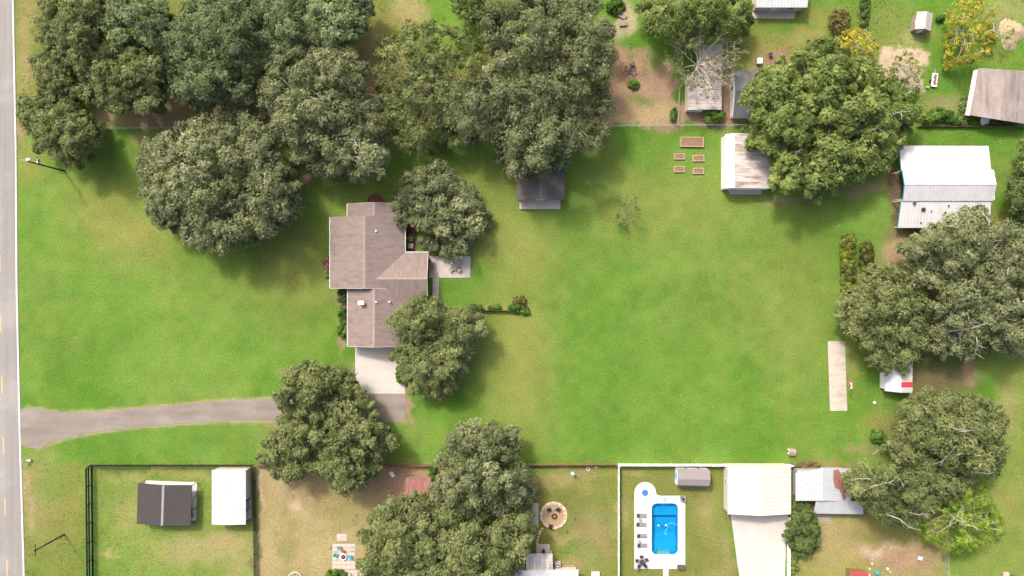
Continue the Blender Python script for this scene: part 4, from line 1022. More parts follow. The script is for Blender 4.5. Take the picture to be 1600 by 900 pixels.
TREES = 0
def tree(poly, h, leaf, label, name='oak_tree', bark='bark', dens=1.0, lobe=1.9, base=.34, size=.40, limbs=.5, bare=0, cat='tree', group='oak trees', gap=0.0, per=22, flat=.8, pm=22):
    poly = np.array(poly, float)
    cx, cy = poly.mean(0)
    x0, y0 = poly.min(0); x1, y1 = poly.max(0)
    area = 0.5 * abs(np.dot(poly[:, 0], np.roll(poly[:, 1], -1)) - np.dot(poly[:, 1], np.roll(poly[:, 0], -1))) * MPP ** 2
    sp = lobe * 1.5 / math.sqrt(dens)
    cand = np.stack([RNG.uniform(x0, x1, 9000), RNG.uniform(y0, y1, 9000)], 1)
    inside = in_poly(cand[:, 0], cand[:, 1], [tuple(p) for p in poly]); cand = cand[inside]
    dist = poly_dist(cand[:, 0], cand[:, 1], [tuple(p) for p in poly]) * MPP
    dm = dist.max()
    k = dist > min(lobe * .26, dm * .3)
    if lobe > 1.3: k &= ~((fbm(cand[:, 0], cand[:, 1], 26, 300 + int(cx), 2) < .34) & (dist < dm * .62))
    cand = cand[k]; dist = dist[k]
    got = []; gd = []; gr = []
    for p, d in zip(cand, dist):
        r_ = lobe * min(1.08, .5 + .5 * d / lobe) * random.uniform(.72, 1.3)
        if len(got) and np.min(np.hypot(*((np.array(got) - p).T)) * MPP - (np.array(gr) + r_) * (sp / lobe) * .5) < 0: continue
        if gap and d < dm * .95 and RNG.random() < gap: continue
        got.append(p); gd.append(d); gr.append(r_)
    got = np.array(got); gd = np.array(gd); n = len(got)
    ref = min(dm, 5.5)
    t = np.clip(gd / ref, 0, 1)
    z = h * (base + (1 - base) * (1 - (1 - t) ** 2)) - lobe * .5 + RNG.normal(0, h * .06, n) + (fbm(got[:, 0], got[:, 1], 34, 500 + int(cy), 2) - .5) * h * .62
    z = np.clip(z, lobe * .55, h * 1.08)
    kk = MPP * (H - z) / H
    lc = np.stack([(got[:, 0] - 800) * kk, (450 - got[:, 1]) * kk, z], 1)
    lr = np.array(gr) * 1.08
    # puffs over every lobe
    m = pm
    d = rnd_dirs(n * m, -.3)
    pc = np.repeat(lc, m, 0) + d * (np.repeat(lr, m) * RNG.uniform(.62, .98, n * m))[:, None] * np.array([1, 1, .8])
    pr = np.repeat(lr, m) * RNG.uniform(.26, .46, n * m)
    tv = np.clip(RNG.normal(.5, .08) + np.repeat(RNG.normal(0, .13, n), m) + RNG.normal(0, .10, n * m), .05, .95)
    ctr = lc.mean(0); bx, by = ctr[0] * 1.0, ctr[1]
    gk = (H - z.mean() * .0) / H
    root = thing(name, label, cat, (bx, by, 0), 0, group)
    off = np.array([bx, by, 0])
    lv = np.repeat(RNG.normal(.45, .1), n)
    fill = []
    if not gap and lobe > 1:
        fsel = np.stack([RNG.uniform(x0, x1, 4000), RNG.uniform(y0, y1, 4000)], 1)
        fin = in_poly(fsel[:, 0], fsel[:, 1], [tuple(p) for p in poly]); fsel = fsel[fin]
        fd = poly_dist(fsel[:, 0], fsel[:, 1], [tuple(p) for p in poly]) * MPP; fsel = fsel[fd > lobe * .9]
        for p in fsel:
            if len(fill) and np.min(np.hypot(*((np.array(fill) - p).T))) * MPP < lobe * 1.25: continue
            fill.append(p)
    cores = (lc - off - np.array([0, 0, .25]) * lr[:, None], lr * (0.02 if gap else .56), np.clip(lv + RNG.normal(0, .08, n), .1, .9))
    if fill:
        fill = np.array(fill); fz = h * RNG.uniform(.42, .6, len(fill)); fk = MPP * (H - fz) / H
        fc_ = np.stack([(fill[:, 0] - 800) * fk, (450 - fill[:, 1]) * fk, fz], 1) - off
        fr_ = lobe * RNG.uniform(.8, 1.2, len(fill))
        cores = (np.concatenate([cores[0], fc_]), np.concatenate([cores[1], fr_ * .6]), np.concatenate([cores[2], np.full(len(fill), lv[0])]))
        fm = 13; fdn = rnd_dirs(len(fill) * fm, 0)
        pc = np.concatenate([pc, np.repeat(fc_, fm, 0) + fdn * np.repeat(fr_, fm)[:, None] * .85 + off]); pr = np.concatenate([pr, np.repeat(fr_, fm) * .42])
        tv = np.concatenate([tv, np.full(len(fill) * fm, lv[0])]); d = np.concatenate([d, fdn])
    me = leaf_mesh('crown', pc - off, pr, per, size, tv, flat, d, cores)
    me.materials.append(M[leaf]); cr = bpy.data.objects.new('crown', me); COL.objects.link(cr); cr.parent = root
    # trunk and limbs
    R = max(.09, min(.55, math.sqrt(area) * .022)); fh = h * (.30 if h > 3 else .2)
    mb = MB(); mb.tube([(0, 0, -.1), (.05, .02, fh * .5), (.1, -.05, fh), (.15, .1, h * .62)], [R * 1.25, R, R * .85, R * .35], 8)
    mb.build('trunk', M[bark], root, smooth=True)
    lb = MB(); order = RNG.permutation(n)[:max(3, int(n * limbs))]
    for i in order:
        e = Vector(lc[i] - off); s = Vector((.08, 0, fh * random.uniform(.7, 1.5)))
        mid = s.lerp(e, .5) + Vector((random.uniform(-.7, .7), random.uniform(-.7, .7), random.uniform(-.2, .5) * min(1, h / 8)))
        tp = e + Vector((random.uniform(-.3, .3), random.uniform(-.3, .3), lr[i] * (.45 if random.random() > bare else 1.05)))
        rr = R * random.uniform(.2, .42)
        lb.tube([s, s.lerp(mid, .5) + Vector((0, 0, .1)), mid, mid.lerp(tp, .55) + Vector((random.uniform(-.4, .4), random.uniform(-.4, .4), 0)), tp], [rr * 1.2, rr, rr * .75, rr * .5, rr * .12], 5, False)
        for j in range(3):
            a = mid.lerp(tp, random.uniform(.2, .8)); b_ = a + Vector((random.uniform(-1, 1), random.uniform(-1, 1), random.uniform(0, .8))).normalized() * lr[i] * random.uniform(.6, 1.1)
            lb.tube([a, a.lerp(b_, .5) + Vector((random.uniform(-.15, .15), random.uniform(-.15, .15), .1)), b_], [rr * .4, rr * .28, rr * .06], 4, False)
    if bare:
        tops = sorted(range(n), key=lambda i: -lc[i][2])[:max(4, int(n * .75))]
        for q in range(int(n * bare * .55)):
            i = random.choice(tops); dd = np.hypot(lc[:, 0] - lc[i, 0], lc[:, 1] - lc[i, 1]); near = np.argsort(dd)[1:9]
            j = int(random.choice(list(near)))
            a = Vector(lc[i] - off) + Vector((0, 0, lr[i] * .45)); b_ = Vector(lc[j] - off) + Vector((random.uniform(-.5, .5), random.uniform(-.5, .5), lr[j] * .78))
            m1 = a.lerp(b_, .4) + Vector((random.uniform(-.5, .5), random.uniform(-.5, .5), lr[i] * .55)); m2 = a.lerp(b_, .75) + Vector((random.uniform(-.4, .4), random.uniform(-.4, .4), lr[i] * .5))
            rr = random.uniform(.07, .13); lb.tube([a, m1, m2, b_], [rr, rr * .8, rr * .5, .02], 5, False)
            for t_ in range(2):
                e_ = m1.lerp(m2, random.random()); f_ = e_ + Vector((random.uniform(-1, 1), random.uniform(-1, 1), .25)) * lr[i] * .7
                lb.tube([e_, e_.lerp(f_, .5) + Vector((0, 0, .12)), f_], [rr * .5, rr * .35, .015], 4, False)
    lb.build('limbs', M['bark_pale' if bare else bark], root)
    return root

def ell(cx, cy, rx, ry, n=16, j=.14, seed=0):
    r = random.Random(int(cx * 7 + cy * 13 + seed))
    return [(cx + rx * math.cos(2 * math.pi * k / n) * (1 + r.uniform(-j, j)), cy + ry * math.sin(2 * math.pi * k / n) * (1 + r.uniform(-j, j))) for k in range(n)]

P_T9 = [(212, 262), (228, 225), (262, 205), (285, 190), (330, 172), (370, 165), (410, 178), (432, 205), (440, 240), (462, 262), (468, 300), (466, 345), (440, 352), (425, 372), (390, 385), (352, 398), (318, 388), (290, 380), (280, 362), (245, 350), (230, 325), (222, 290)]
P_T10 = [(402, 140), (420, 110), (440, 85), (470, 65), (500, 70), (535, 72), (560, 88), (575, 110), (580, 140), (600, 165), (605, 200), (608, 240), (600, 275), (575, 285), (540, 278), (500, 275), (465, 262), (445, 240), (430, 205), (405, 180)]
P_T11 = [(597, 60), (630, 38), (665, 30), (700, 45), (735, 55), (760, 90), (765, 130), (740, 150), (725, 190), (720, 225), (690, 232), (660, 240), (620, 240), (608, 205), (600, 165), (585, 120)]
P_T12 = [(745, 40), (770, 5), (830, -15), (890, -15), (930, 5), (952, 40), (960, 90), (955, 140), (950, 190), (955, 220), (930, 240), (905, 235), (880, 260), (850, 275), (815, 280), (775, 250), (770, 215), (735, 225), (705, 195), (690, 165), (720, 130), (755, 120), (760, 80)]
P_T13 = [(615, 290), (640, 265), (670, 250), (700, 255), (720, 275), (745, 300), (750, 320), (766, 335), (762, 360), (745, 372), (725, 385), (722, 402), (700, 405), (680, 390), (655, 375), (645, 350), (618, 345), (613, 320)]
P_T26 = [(600, 500), (625, 485), (640, 470), (665, 458), (690, 468), (700, 485), (735, 478), (750, 495), (755, 515), (750, 540), (733, 555), (728, 585), (722, 612), (690, 620), (665, 618), (640, 612), (638, 595), (625, 580), (622, 565), (603, 560), (620, 545), (618, 525), (600, 510)]
P_T27 = [(428, 600), (450, 585), (470, 570), (500, 568), (530, 578), (555, 590), (560, 605), (585, 620), (588, 650), (600, 660), (620, 680), (618, 695), (600, 712), (595, 740), (585, 760), (555, 775), (530, 768), (510, 745), (480, 735), (460, 755), (435, 745), (405, 725), (405, 700), (430, 670), (440, 640), (428, 620)]
P_T28A = [(690, 690), (715, 668), (745, 658), (780, 665), (810, 658), (815, 690), (805, 715), (830, 740), (838, 770), (825, 800), (780, 815), (720, 805), (680, 792), (670, 770), (680, 745)]
P_T28B = [(570, 815), (600, 785), (640, 768), (680, 780), (720, 795), (780, 805), (828, 800), (835, 840), (825, 865), (808, 885), (790, 930), (700, 945), (620, 935), (575, 910), (560, 880), (578, 862), (565, 845)]
P_T16 = [(1158, 150), (1175, 125), (1200, 105), (1230, 80), (1265, 72), (1290, 60), (1310, 62), (1330, 80), (1360, 90), (1375, 115), (1400, 150), (1425, 160), (1440, 175), (1435, 195), (1410, 205), (1402, 240), (1385, 262), (1350, 285), (1320, 300), (1290, 318), (1255, 308), (1225, 302), (1205, 290), (1208, 262), (1200, 240), (1175, 235), (1160, 215), (1165, 190), (1155, 170)]
P_T19 = [(1310, 470), (1340, 450), (1350, 425), (1390, 410), (1420, 415), (1440, 440), (1460, 470), (1465, 510), (1450, 545), (1430, 565), (1415, 580), (1385, 582), (1360, 570), (1340, 535), (1320, 515), (1306, 495)]
P_T20 = [(1410, 375), (1440, 360), (1470, 350), (1490, 330), (1530, 325), (1550, 345), (1590, 350), (1640, 365), (1650, 450), (1640, 540), (1590, 555), (1555, 550), (1530, 545), (1500, 565), (1465, 560), (1450, 540), (1462, 510), (1460, 470), (1440, 440), (1420, 412), (1405, 395)]
P_T22 = [(1400, 640), (1425, 615), (1460, 610), (1500, 612), (1540, 620), (1565, 650), (1572, 690), (1565, 730), (1545, 750), (1500, 740), (1450, 735), (1410, 720), (1385, 705), (1395, 680)]
P_T23 = [(1312, 750), (1335, 735), (1365, 715), (1410, 705), (1450, 715), (1500, 730), (1530, 745), (1500, 770), (1470, 790), (1440, 820), (1405, 825), (1370, 815), (1345, 790), (1320, 780)]
P_T24 = [(1430, 835), (1445, 800), (1475, 780), (1500, 748), (1530, 750), (1550, 775), (1555, 805), (1570, 835), (1545, 845), (1520, 860), (1490, 865), (1465, 850)]
P_G1 = [(62, 20), (80, -20), (150, -25), (168, 15), (160, 60), (140, 105), (115, 115), (80, 95), (60, 60)]
P_G2 = [(160, 10), (190, -20), (245, -20), (268, 20), (262, 50), (235, 75), (180, 78), (155, 50)]
P_G3 = [(52, 85), (85, 80), (115, 95), (130, 130), (125, 160), (95, 165), (65, 150), (52, 110)]
P_G4 = [(118, 110), (150, 80), (190, 72), (240, 85), (262, 110), (262, 140), (255, 178), (230, 183), (200, 170), (185, 183), (160, 165), (125, 150)]
P_G5 = [(32, 150), (70, 148), (110, 160), (135, 178), (160, 195), (158, 230), (140, 258), (100, 258), (70, 245), (45, 220), (30, 180)]
P_G6 = [(246, 60), (275, 20), (320, -15), (380, -10), (415, 30), (412, 85), (395, 125), (400, 150), (365, 160), (320, 170), (280, 162), (252, 125)]
P_G7 = [(385, 5), (430, -25), (475, -20), (486, 25), (475, 70), (440, 110), (405, 135), (392, 80)]
P_G8 = [(470, 0), (500, -25), (560, -25), (588, 5), (575, 40), (555, 70), (520, 82), (485, 72), (464, 30)]
P_T14 = [(1000, -10), (1030, -30), (1130, -30), (1165, -5), (1178, 30), (1160, 55), (1125, 50), (1090, 45), (1050, 62), (1015, 55), (1000, 25)]
P_T21 = [(1580, 225), (1610, 215), (1640, 260), (1640, 330), (1600, 350), (1580, 340), (1574, 300), (1585, 260)]

tree(P_G1, 12, 'leaf_mid', 'dark green oak at the top left corner nearest the road', group='grove trees', lobe=1.60, size=0.36)
tree(P_G2, 12, 'leaf_cool', 'green oak at the top edge between the corner oak and the pale green one', group='grove trees', lobe=1.80, size=0.42)
tree(P_G3, 8, 'leaf_mid', 'small oak between the corner oak and the bright roadside one', group='grove trees', lobe=1.50, size=0.36)
tree(P_G4, 12, 'leaf_mid', 'broad oak over bare brown ground at the top left grove', group='grove trees', lobe=1.70, size=0.40)
tree(P_G5, 10, 'leaf_mid', 'rounded roadside oak with the utility pole under its edge', group='grove trees', lobe=1.50, size=0.38)
tree(P_G6, 13, 'leaf_cool', 'big rounded blue green oak in the middle of the top left grove', group='grove trees', lobe=2.00, size=0.44)
tree(P_G7, 11, 'leaf_cool', 'narrow oak at the top edge right of the blue green oak', group='grove trees', lobe=1.75, size=0.36)
tree(P_G8, 11, 'leaf_cool', 'oak at the top edge beside the open grassy gap', group='grove trees', lobe=1.65, size=0.40)
tree(P_T9, 13, 'leaf_grey', 'great spreading grey green oak standing alone on the front lawn')
tree(P_T10, 14, 'leaf_grey', 'tall pale grey oak above the house gable', bare=.25)
tree(P_T11, 10, 'leaf_vine', 'yellow green tree tangled with vines left of the giant oak', gap=.12, name='vine_covered_tree')
tree(P_T12, 15, 'leaf_grey', 'giant oak overhanging the dark brown garden shed', lobe=2.15, size=.38)
tree(P_T13, 7.0, 'leaf_grey', 'oak beside the patio with branches over the house roof corner')
tree(P_T26, 9, 'leaf_mid', 'round oak between the pale parking apron and the back lawn', lobe=1.6, size=.36)
tree(P_T27, 10.5, 'leaf_mid', 'oak covering the middle of the driveway', lobe=1.65, size=.44)
tree(P_T28A, 12, 'leaf_grey', 'upper oak of the huge pair over the bottom fence')
tree(P_T28B, 12, 'leaf_mid', 'lower oak of the huge pair cut by the bottom edge')
tree(P_T16, 11.5, 'leaf_green', 'huge bright green tree over the streaked metal shed', name='broadleaf_tree', lobe=1.65, size=.5, bare=.06)
tree(P_T19, 9.5, 'leaf_mid', 'dark oak over the striped roof shed')
tree(P_T20, 12, 'leaf_grey', 'pale grey oak at the right edge below the white barn', bare=.15)
tree(P_T22, 11, 'leaf_mid', 'oak right of the lower lawn below the striped roof shed', bare=.25)
tree(P_T23, 11, 'leaf_mid', 'oak with bare grey limbs over the blue grey shed', bare=.45)
tree(P_T24, 9, 'leaf_lime', 'lime green tree with pale limbs at the lower right', name='lime_green_tree', bare=.6, gap=.15, lobe=1.5, per=16, pm=16)
tree(P_T21, 10, 'leaf_dark', 'dark evergreen at the right edge beside the white barn', name='evergreen_tree')
tree(P_T14, 11, 'leaf_green', 'green tree at the top edge above the bare grey tree', name='broadleaf_tree')
tree(ell(745, 5, 40, 28), 9, 'leaf_green', 'small green tree at the top edge left of the giant oak', name='broadleaf_tree')
tree(ell(1255, 832, 25, 37), 6, 'leaf_dark', 'small round dark tree beside the garage drive fence', name='small_tree', lobe=1.2)
tree(ell(1337, 70, 33, 24), 7.5, 'leaf_yellow', 'golden flowering tree behind the huge bright green tree', name='flowering_tree', lobe=1.0, gap=.4, bare=.3, per=15, pm=10, size=.3, dens=.9)
tree(ell(1414, 122, 26, 40), 5, 'leaf_green', 'thin sparse green tree over the pale sand patch', name='sparse_tree', lobe=1.1, gap=.5, bare=.5, per=12, pm=10, size=.3)
tree([(1478, 20), (1500, 2), (1535, 0), (1552, 15), (1555, 60), (1548, 90), (1520, 95), (1490, 110), (1470, 105), (1480, 60)], 7.5, 'leaf_yellow', 'sparse golden tree leaning beside the tan brush pile', name='flowering_tree', lobe=1.1, gap=.4, bare=.4, per=15, pm=10, size=.32, dens=.9)

def shrub(cx, cy, rx, ry, h, leaf, label, cat='shrub', group='garden shrubs', lobe=.6, size=.3, name='shrub', **k):
    return tree(ell(cx, cy, rx, ry, 12), h, leaf, label, name=name, lobe=lobe, size=size, cat=cat, group=group, limbs=.3, per=20, bark='bark_dark', base=.3, **k)
shrub(1115, 179, 16, 13, 2.2, 'leaf_bright', 'round bright green shrub at the corner of the long striped shed')
shrub(1311, 33, 18, 17, 2.5, 'leaf_brown', 'thin brownish shrub on the grass near the top edge', gap=.55, pm=10)
shrub(1451, 186, 10, 9, 1.5, 'leaf_bright', 'bright lime shrub leftmost in the row above the weathered fence')
shrub(1467, 178, 12, 10, 1.8, 'leaf_bright', 'largest bright lime shrub above the weathered fence')
shrub(1482, 182, 8, 9, 1.5, 'leaf_bright', 'bright lime shrub right of the largest above the weathered fence')
shrub(1495, 191, 9, 5, 1.0, 'leaf_bright', 'low bright shrub at the right end of the lime row')
shrub(1507, 175, 8, 22, 1.4, 'leaf_green', 'climbing green shrub along the wall of the brown corrugated barn')
shrub(1565, 189, 18, 6, 1.2, 'leaf_dark', 'dark weeds under the brown corrugated barn eave')
shrub(1372, 682, 13, 10, 1.6, 'leaf_bright', 'bright bush at the lawn corner beside the lower oak')
shrub(535, 462, 7, 10, 1.5, 'leaf_dark', 'upper dark clipped shrub against the front wall of the house')
shrub(536, 488, 7, 10, 1.4, 'leaf_bright', 'second bright clipped shrub against the front wall of the house')
shrub(537, 502, 5, 4, .9, 'leaf_dark', 'smallest dark shrub squeezed between two along the front wall')
shrub(535, 515, 8, 11, 1.4, 'leaf_bright', 'lower bright clipped shrub against the front wall of the house', )
shrub(512, 412, 5, 8, 1.2, 'pink_flower', 'pink flowering bush at the left eave of the house', cat='flowering bush')
shrub(512, 425, 4, 6, .8, 'leaf_green', 'small green plant just below the pink flowering bush')
shrub(642, 371, 6, 5, 1.0, 'leaf_green', 'small green plant in the mulch strip by the house')
shrub(741, 481, 12, 5, 1.4, 'leaf_bright', 'bright vine clump on the short garden fence')
shrub(772, 481, 9, 3, 1.0, 'leaf_bright', 'thin vine patch on the short garden fence right of the bright clump')
shrub(812, 472, 10, 9, 1.7, 'leaf_rust', 'reddish bush at the free end of the garden fence', gap=.25)
shrub(804, 482, 9, 7, 1.1, 'leaf_bright', 'low green plant below the reddish bush')
shrub(820, 487, 7, 6, .9, 'leaf_bright', 'small lime plant right of the garden fence end')
shrub(630, 583, 12, 14, 2.0, 'leaf_bright', 'bright green bush beside the pale parking apron')
shrub(990, 131, 8, 7, .9, 'leaf_bright', 'small leafy plant below the brush pile')
shrub(962, 10, 14, 12, 1.6, 'leaf_bright', 'leafy green plant at the top edge near the brush yard')
shrub(1052, 178, 6, 9, 1.0, 'leaf_bright', 'weeds growing at the chain link fence corner')
shrub(1252, 790, 12, 9, 1.3, 'leaf_green', 'broad leaved plant between the garage and the blue grey shed')
shrub(1258, 728, 22, 6, 1.0, 'leaf_brown', 'dry brown weeds above the blue grey shed')
shrub(1240, 880, 6, 16, 1.2, 'leaf_green', 'green weeds at the white fence near the bottom edge')
shrub(524, 899, 16, 8, 1.2, 'leaf_bright', 'round bright bush at the bottom edge below the small patio')
shrub(676, 752, 5, 22, 1.4, 'leaf_bright', 'green vine by the pale rocks and the rusty red shed')
shrub(692, 715, 5, 6, .9, 'leaf_mid', 'small dark plant on the lawn at the upper oak of the pair')
shrub(1470, 28, 7, 5, 1.0, 'leaf_bright', 'leafy plant right of the small playhouse')
shrub(1136, 90, 6, 14, 2.1, 'leaf_mid', 'vine growing through the white pipe trellis')
shrub(1395, 705, 6, 5, .8, 'leaf_green', 'low weeds at the corner of the lower lawn')
shrub(1318, 410, 0.1, 0.1, .5, 'leaf_green', 'tuft') if False else None
def hedge(poly, h, leaf, label):
    return tree(poly, h, leaf, label, name='hedge', lobe=.6, size=.36, cat='hedge', group='hedge rows', limbs=.25, per=22, bark='bark_dark', base=.55)
hedge([(1315, 370), (1330, 365), (1336, 372), (1336, 420), (1336, 456), (1317, 460), (1315, 420)], 1.9, 'leaf_hedge', 'left row of tall grassy hedge on the right lawn')
hedge([(1346, 380), (1360, 376), (1364, 395), (1362, 424), (1345, 424)], 1.7, 'leaf_hedge', 'shorter right row of tall grassy hedge on the right lawn')
hedge([(1347, -20), (1358, -20), (1357, 20), (1354, 42), (1346, 40), (1346, 10)], 1.8, 'leaf_dark', 'narrow hedge along the chain link fence at the top edge')

def bare_tree(loc, h, spread, label, leafm, nleaf, name='bare_tree', bark='bark_pale', r0=.16, depth=4, group=None, nb=7, per=9):
    root = thing(name, label, 'tree', loc, 0, group)
    mb = MB(); tips = []
    def grow(p, d, ln, r, k):
        q = p + d * ln; m_ = p.lerp(q, .5) + Vector((random.uniform(-1, 1), random.uniform(-1, 1), random.uniform(-.3, .6))) * ln * .14
        mb.tube([p, m_, q], [r, r * .8, r * .55], 5 if k > 1 else 4, False); tips.append((m_, q))
        if k == 0: return
        for j in range(random.choice((2, 3, 3))):
            a = Vector((random.uniform(-1, 1), random.uniform(-1, 1), random.uniform(-.25, .6)))
            grow(q if random.random() < .6 else m_, (d + a * .75).normalized(), ln * random.uniform(.6, .85), r * .58, k - 1)
    mb.tube([(0, 0, -.1), (0, 0, h * .3)], [r0 * 1.5, r0], 8); t0 = Vector((0, 0, h * .3))
    mb.build('trunk', M[bark], root); mb = MB()
    for j in range(nb):
        a = 2 * math.pi * j / nb + random.uniform(-.3, .3); e = random.uniform(.25, .9)
        grow(t0, Vector((math.cos(a), math.sin(a), e)).normalized(), spread * random.uniform(.36, .5), r0 * .6, depth - 1)
    mb.build('limbs', M[bark], root)
    sel = [tips[i] for i in RNG.integers(0, len(tips), nleaf)]
    pc = np.array([list(b_) for a, b_ in sel]); pr = RNG.uniform(.2, .45, nleaf)
    me = leaf_mesh('crown', pc, pr, per, .28, np.clip(RNG.normal(.6, .2, nleaf), 0, 1)); me.materials.append(M[leafm])
    cr = bpy.data.objects.new('crown', me); COL.objects.link(cr); cr.parent = root
    return root
bare_tree(tuple(G(1084, 108, 0)), 8.0, 7.6, 'bare grey branching tree leaning over the long striped shed', 'leaf_pale', 900, r0=.26, depth=5, nb=11, per=5)
bare_tree(tuple(G(978, 333, 0)), 2.6, 3.0, 'thin leafless sapling alone on the open lawn', 'leaf_pale', 110, name='sapling', bark='twig', r0=.07, depth=4, nb=10, per=4)
bare_tree(tuple(G(1545, 60, 0)), 5.0, 3.2, 'pale bare branching tree between the golden tree and the tan pile', 'leaf_lime', 60, r0=.12, depth=4, nb=6)

# ------------------------------------------------------------------ pool yard
def arc(cx, cy, r, a0, a1, n=10): return [(cx + r * math.cos(math.radians(a0 + (a1 - a0) * k / n)), cy + r * math.sin(math.radians(a0 + (a1 - a0) * k / n))) for k in range(n + 1)]
pool_out = arc(1026, 794, 8, 180, 270) + arc(1051, 794, 8, 270, 360) + arc(1051, 858, 8, 0, 90) + [(1047, 865.5), (1026.5, 865.5)] + arc(1026, 858, 8, 90, 180)
deck_out = arc(1008, 770, 17, 180, 352, 18) + [(1025.5, 772), (1029, 774), (1033, 774.5), (1070.5, 774.5), (1070.5, 888.5), (1044.5, 888.5), (1044.5, 930), (1036, 930), (1036, 888.5), (991, 888.5)]
def poly_hole(name, outer, hole, z0, z1, mat, parent=None):
    bm = bmesh.new()
    def loop(pts):
        vs = [bm.verts.new((*G(*p)[:2], z1)) for p in pts]
        return [bm.edges.new((vs[i], vs[(i + 1) % len(vs)])) for i in range(len(vs))]
    es = loop(outer) + loop(hole)
    bmesh.ops.triangle_fill(bm, edges=es, use_beauty=True, use_dissolve=False)
    r = bmesh.ops.extrude_face_region(bm, geom=bm.faces[:])
    for v in [g for g in r['geom'] if isinstance(g, bmesh.types.BMVert)]: v.co.z = z0
    bmesh.ops.recalc_face_normals(bm, faces=bm.faces[:])
    me = bpy.data.meshes.new(name); bm.to_mesh(me); bm.free(); me.materials.append(mat)
    o = bpy.data.objects.new(name, me); COL.objects.link(o)
    if parent: o.parent = parent
    return o
deck = tag(poly_hole('pool_deck', deck_out, pool_out, -.2, .1, M['white_deck']), 'white pool deck with a rounded lobe', None, None, 'structure')
c0 = G(1038.5, 826)
pool = thing('swimming_pool', 'blue in ground swimming pool with rounded corners', 'pool', (c0.x, c0.y, 0))
def lp(px, py, z=0): g = G(px, py); return (g.x - c0.x, g.y - c0.y, z)
n = len(pool_out); vs = [lp(*p, .085) for p in pool_out] + [lp(*p, -2.6) for p in pool_out]
MB().add(vs, [(i, (i + 1) % n, n + (i + 1) % n, n + i) for i in range(n)]).build('shell', M['liner'], pool)
def floor_(name, y0, z0, y1, z1, x0=1017, x1=1060, mt='liner', i0=0, i1=0):
    MB().add([lp(x0 + i0, y0, z0), lp(x1 - i0, y0, z0), lp(x1 - i1, y1, z1), lp(x0 + i1, y1, z1)], [(0, 1, 2, 3)]).build(name, M[mt], pool)
floor_('floor', 784, -1.1, 808, -1.2); floor_('floor', 808, -1.2, 813, -2.0, mt='liner_deep'); floor_('floor', 813, -2.0, 838, -2.1); floor_('floor', 838, -2.1, 870, -1.2)
MB().prism([lp(x, y)[:2] for x, y in ((1027, 862), (1047, 862), (1047, 866), (1027, 866))], -1.3, -.18).build('step', M['white_deck'], pool)
MB().prism([lp(*p)[:2] for p in pool_out], -.14, -.06).build('water', M['water'], pool)
cp = MB()
for (a, b) in zip(pool_out, pool_out[1:] + pool_out[:1]):
    cp.tube([lp(*a, .1), lp(*b, .1)], .05, 5, False)
cp.build('coping', M['pale_blue'], pool)
for i in range(3): MB().box(lp(1038.5, 786.2 + i * .0, -.25 - .3 * i), (.55, .12, .04)).build('ladder_rung', M['galv'], pool)
lad = MB()
for s in (-.3, .3):
    x, y, _ = lp(1038.5, 785.5); lad.tube([(x + s, y + .9, .1), (x + s, y + .85, .8), (x + s, y + .4, .95), (x + s, y - .1, .7), (x + s, y - .15, -.9)], .035, 6)
lad.build('ladder_rail', M['galv'], pool)
x, y, _ = lp(1038.5, 783); MB().box((x, y + .35, .13), (.7, .9, .06)).build('ladder_mat', M['pale_blue'], pool)
rb = thing('pool_cleaner', 'small pool cleaning robot on the pool floor', 'pool cleaner', tuple(G(1041, 828)) )
rb.location.z = -2.0
MB().box((0, 0, .14), (.45, .5, .22)).build('body', M['liner_deep'], rb, bevel=.05); MB().cyl((0, 0, .25), .12, .12).build('cap', M['glow_white'], rb)
for s in (-1, 1): MB().tube([(s * .26, -.2, .12), (s * .26, .2, .12)], .1, 8).build('wheel', M['black'], rb)
hs = thing('pool_hose', 'pale floating hose curling from the pool edge to the cleaner', 'hose', (0, 0, 0))
pts = [G(*p) + Vector((0, 0, -.04)) for p in smooth_poly([(1059, 820), (1054, 819), (1048, 817.5), (1043, 820), (1042.5, 825), (1040, 829), (1041, 834), (1039.5, 836), (1039, 832)], 4)]
MB().tube(pts, .022, 5, True).build('tube', M['pale_blue'], hs)
for (px, py) in ((1029, 821), (1040.5, 821)):
    tag(MB().cyl(tuple(G(px, py) + Vector((0, 0, -.1))), .14, .1, 10).build('skimmer_float', M['glow_white']), 'white float bobbing on the pool water ' + ('near its left side' if px < 1035 else 'near the hose'), 'float')
tag(MB().cyl((0, 0, 0), .56, .16, 20).build('round_cover', M['blue'], None, (*G(1007.5, 769.5)[:2], .09)), 'round blue cover set in the deck lobe', 'cover')
tag(MB().ring((*G(1007.5, 769.5)[:2], .2), .58, .05, 22).build('cover_rim', M['mid_grey']), 'grey rim ring around the round blue cover', 'rim')

def lounger(loc, rz, label):
    o = thing('pool_lounger', label, 'lounger', loc, rz, 'loungers on the pool deck')
    f = MB()
    for s in (-1, 1): f.box((0, s * .32, .3), (1.95, .05, .06))
    f.build('frame', M['dark_grey'], o)
    sl_ = None
    for i in range(9):
        if sl_ is None: sl_ = MB().box((0, 0, 0), (.11, .6, .03)).build('slat', M['mid_grey'], o, (.92, 0, .34))
        else: add_piece('slat', sl_, o, (.92 - i * .15, 0, .34))
    MB().box((-.62, 0, .52), (.75, .6, .05), 0, (0, math.radians(32))).build('backrest', M['dark_grey'], o)
    for sx in (-.8, .8):
        for sy in (-.3, .3): MB().box((sx, sy, .14), (.05, .05, .28)).build('leg', M['dark_grey'], o)
    return o
ds = 'slatted grey lounger on the white deck, '
for (px, py), w in zip(((1001.5, 804.5), (1001, 818.5), (1002, 836), (1002.5, 851)), ('topmost of four', 'second from the top', 'third from the top', 'nearest the dining set')):
    lounger((*G(px, py)[:2], .1), random.uniform(-.06, .06), ds + w)
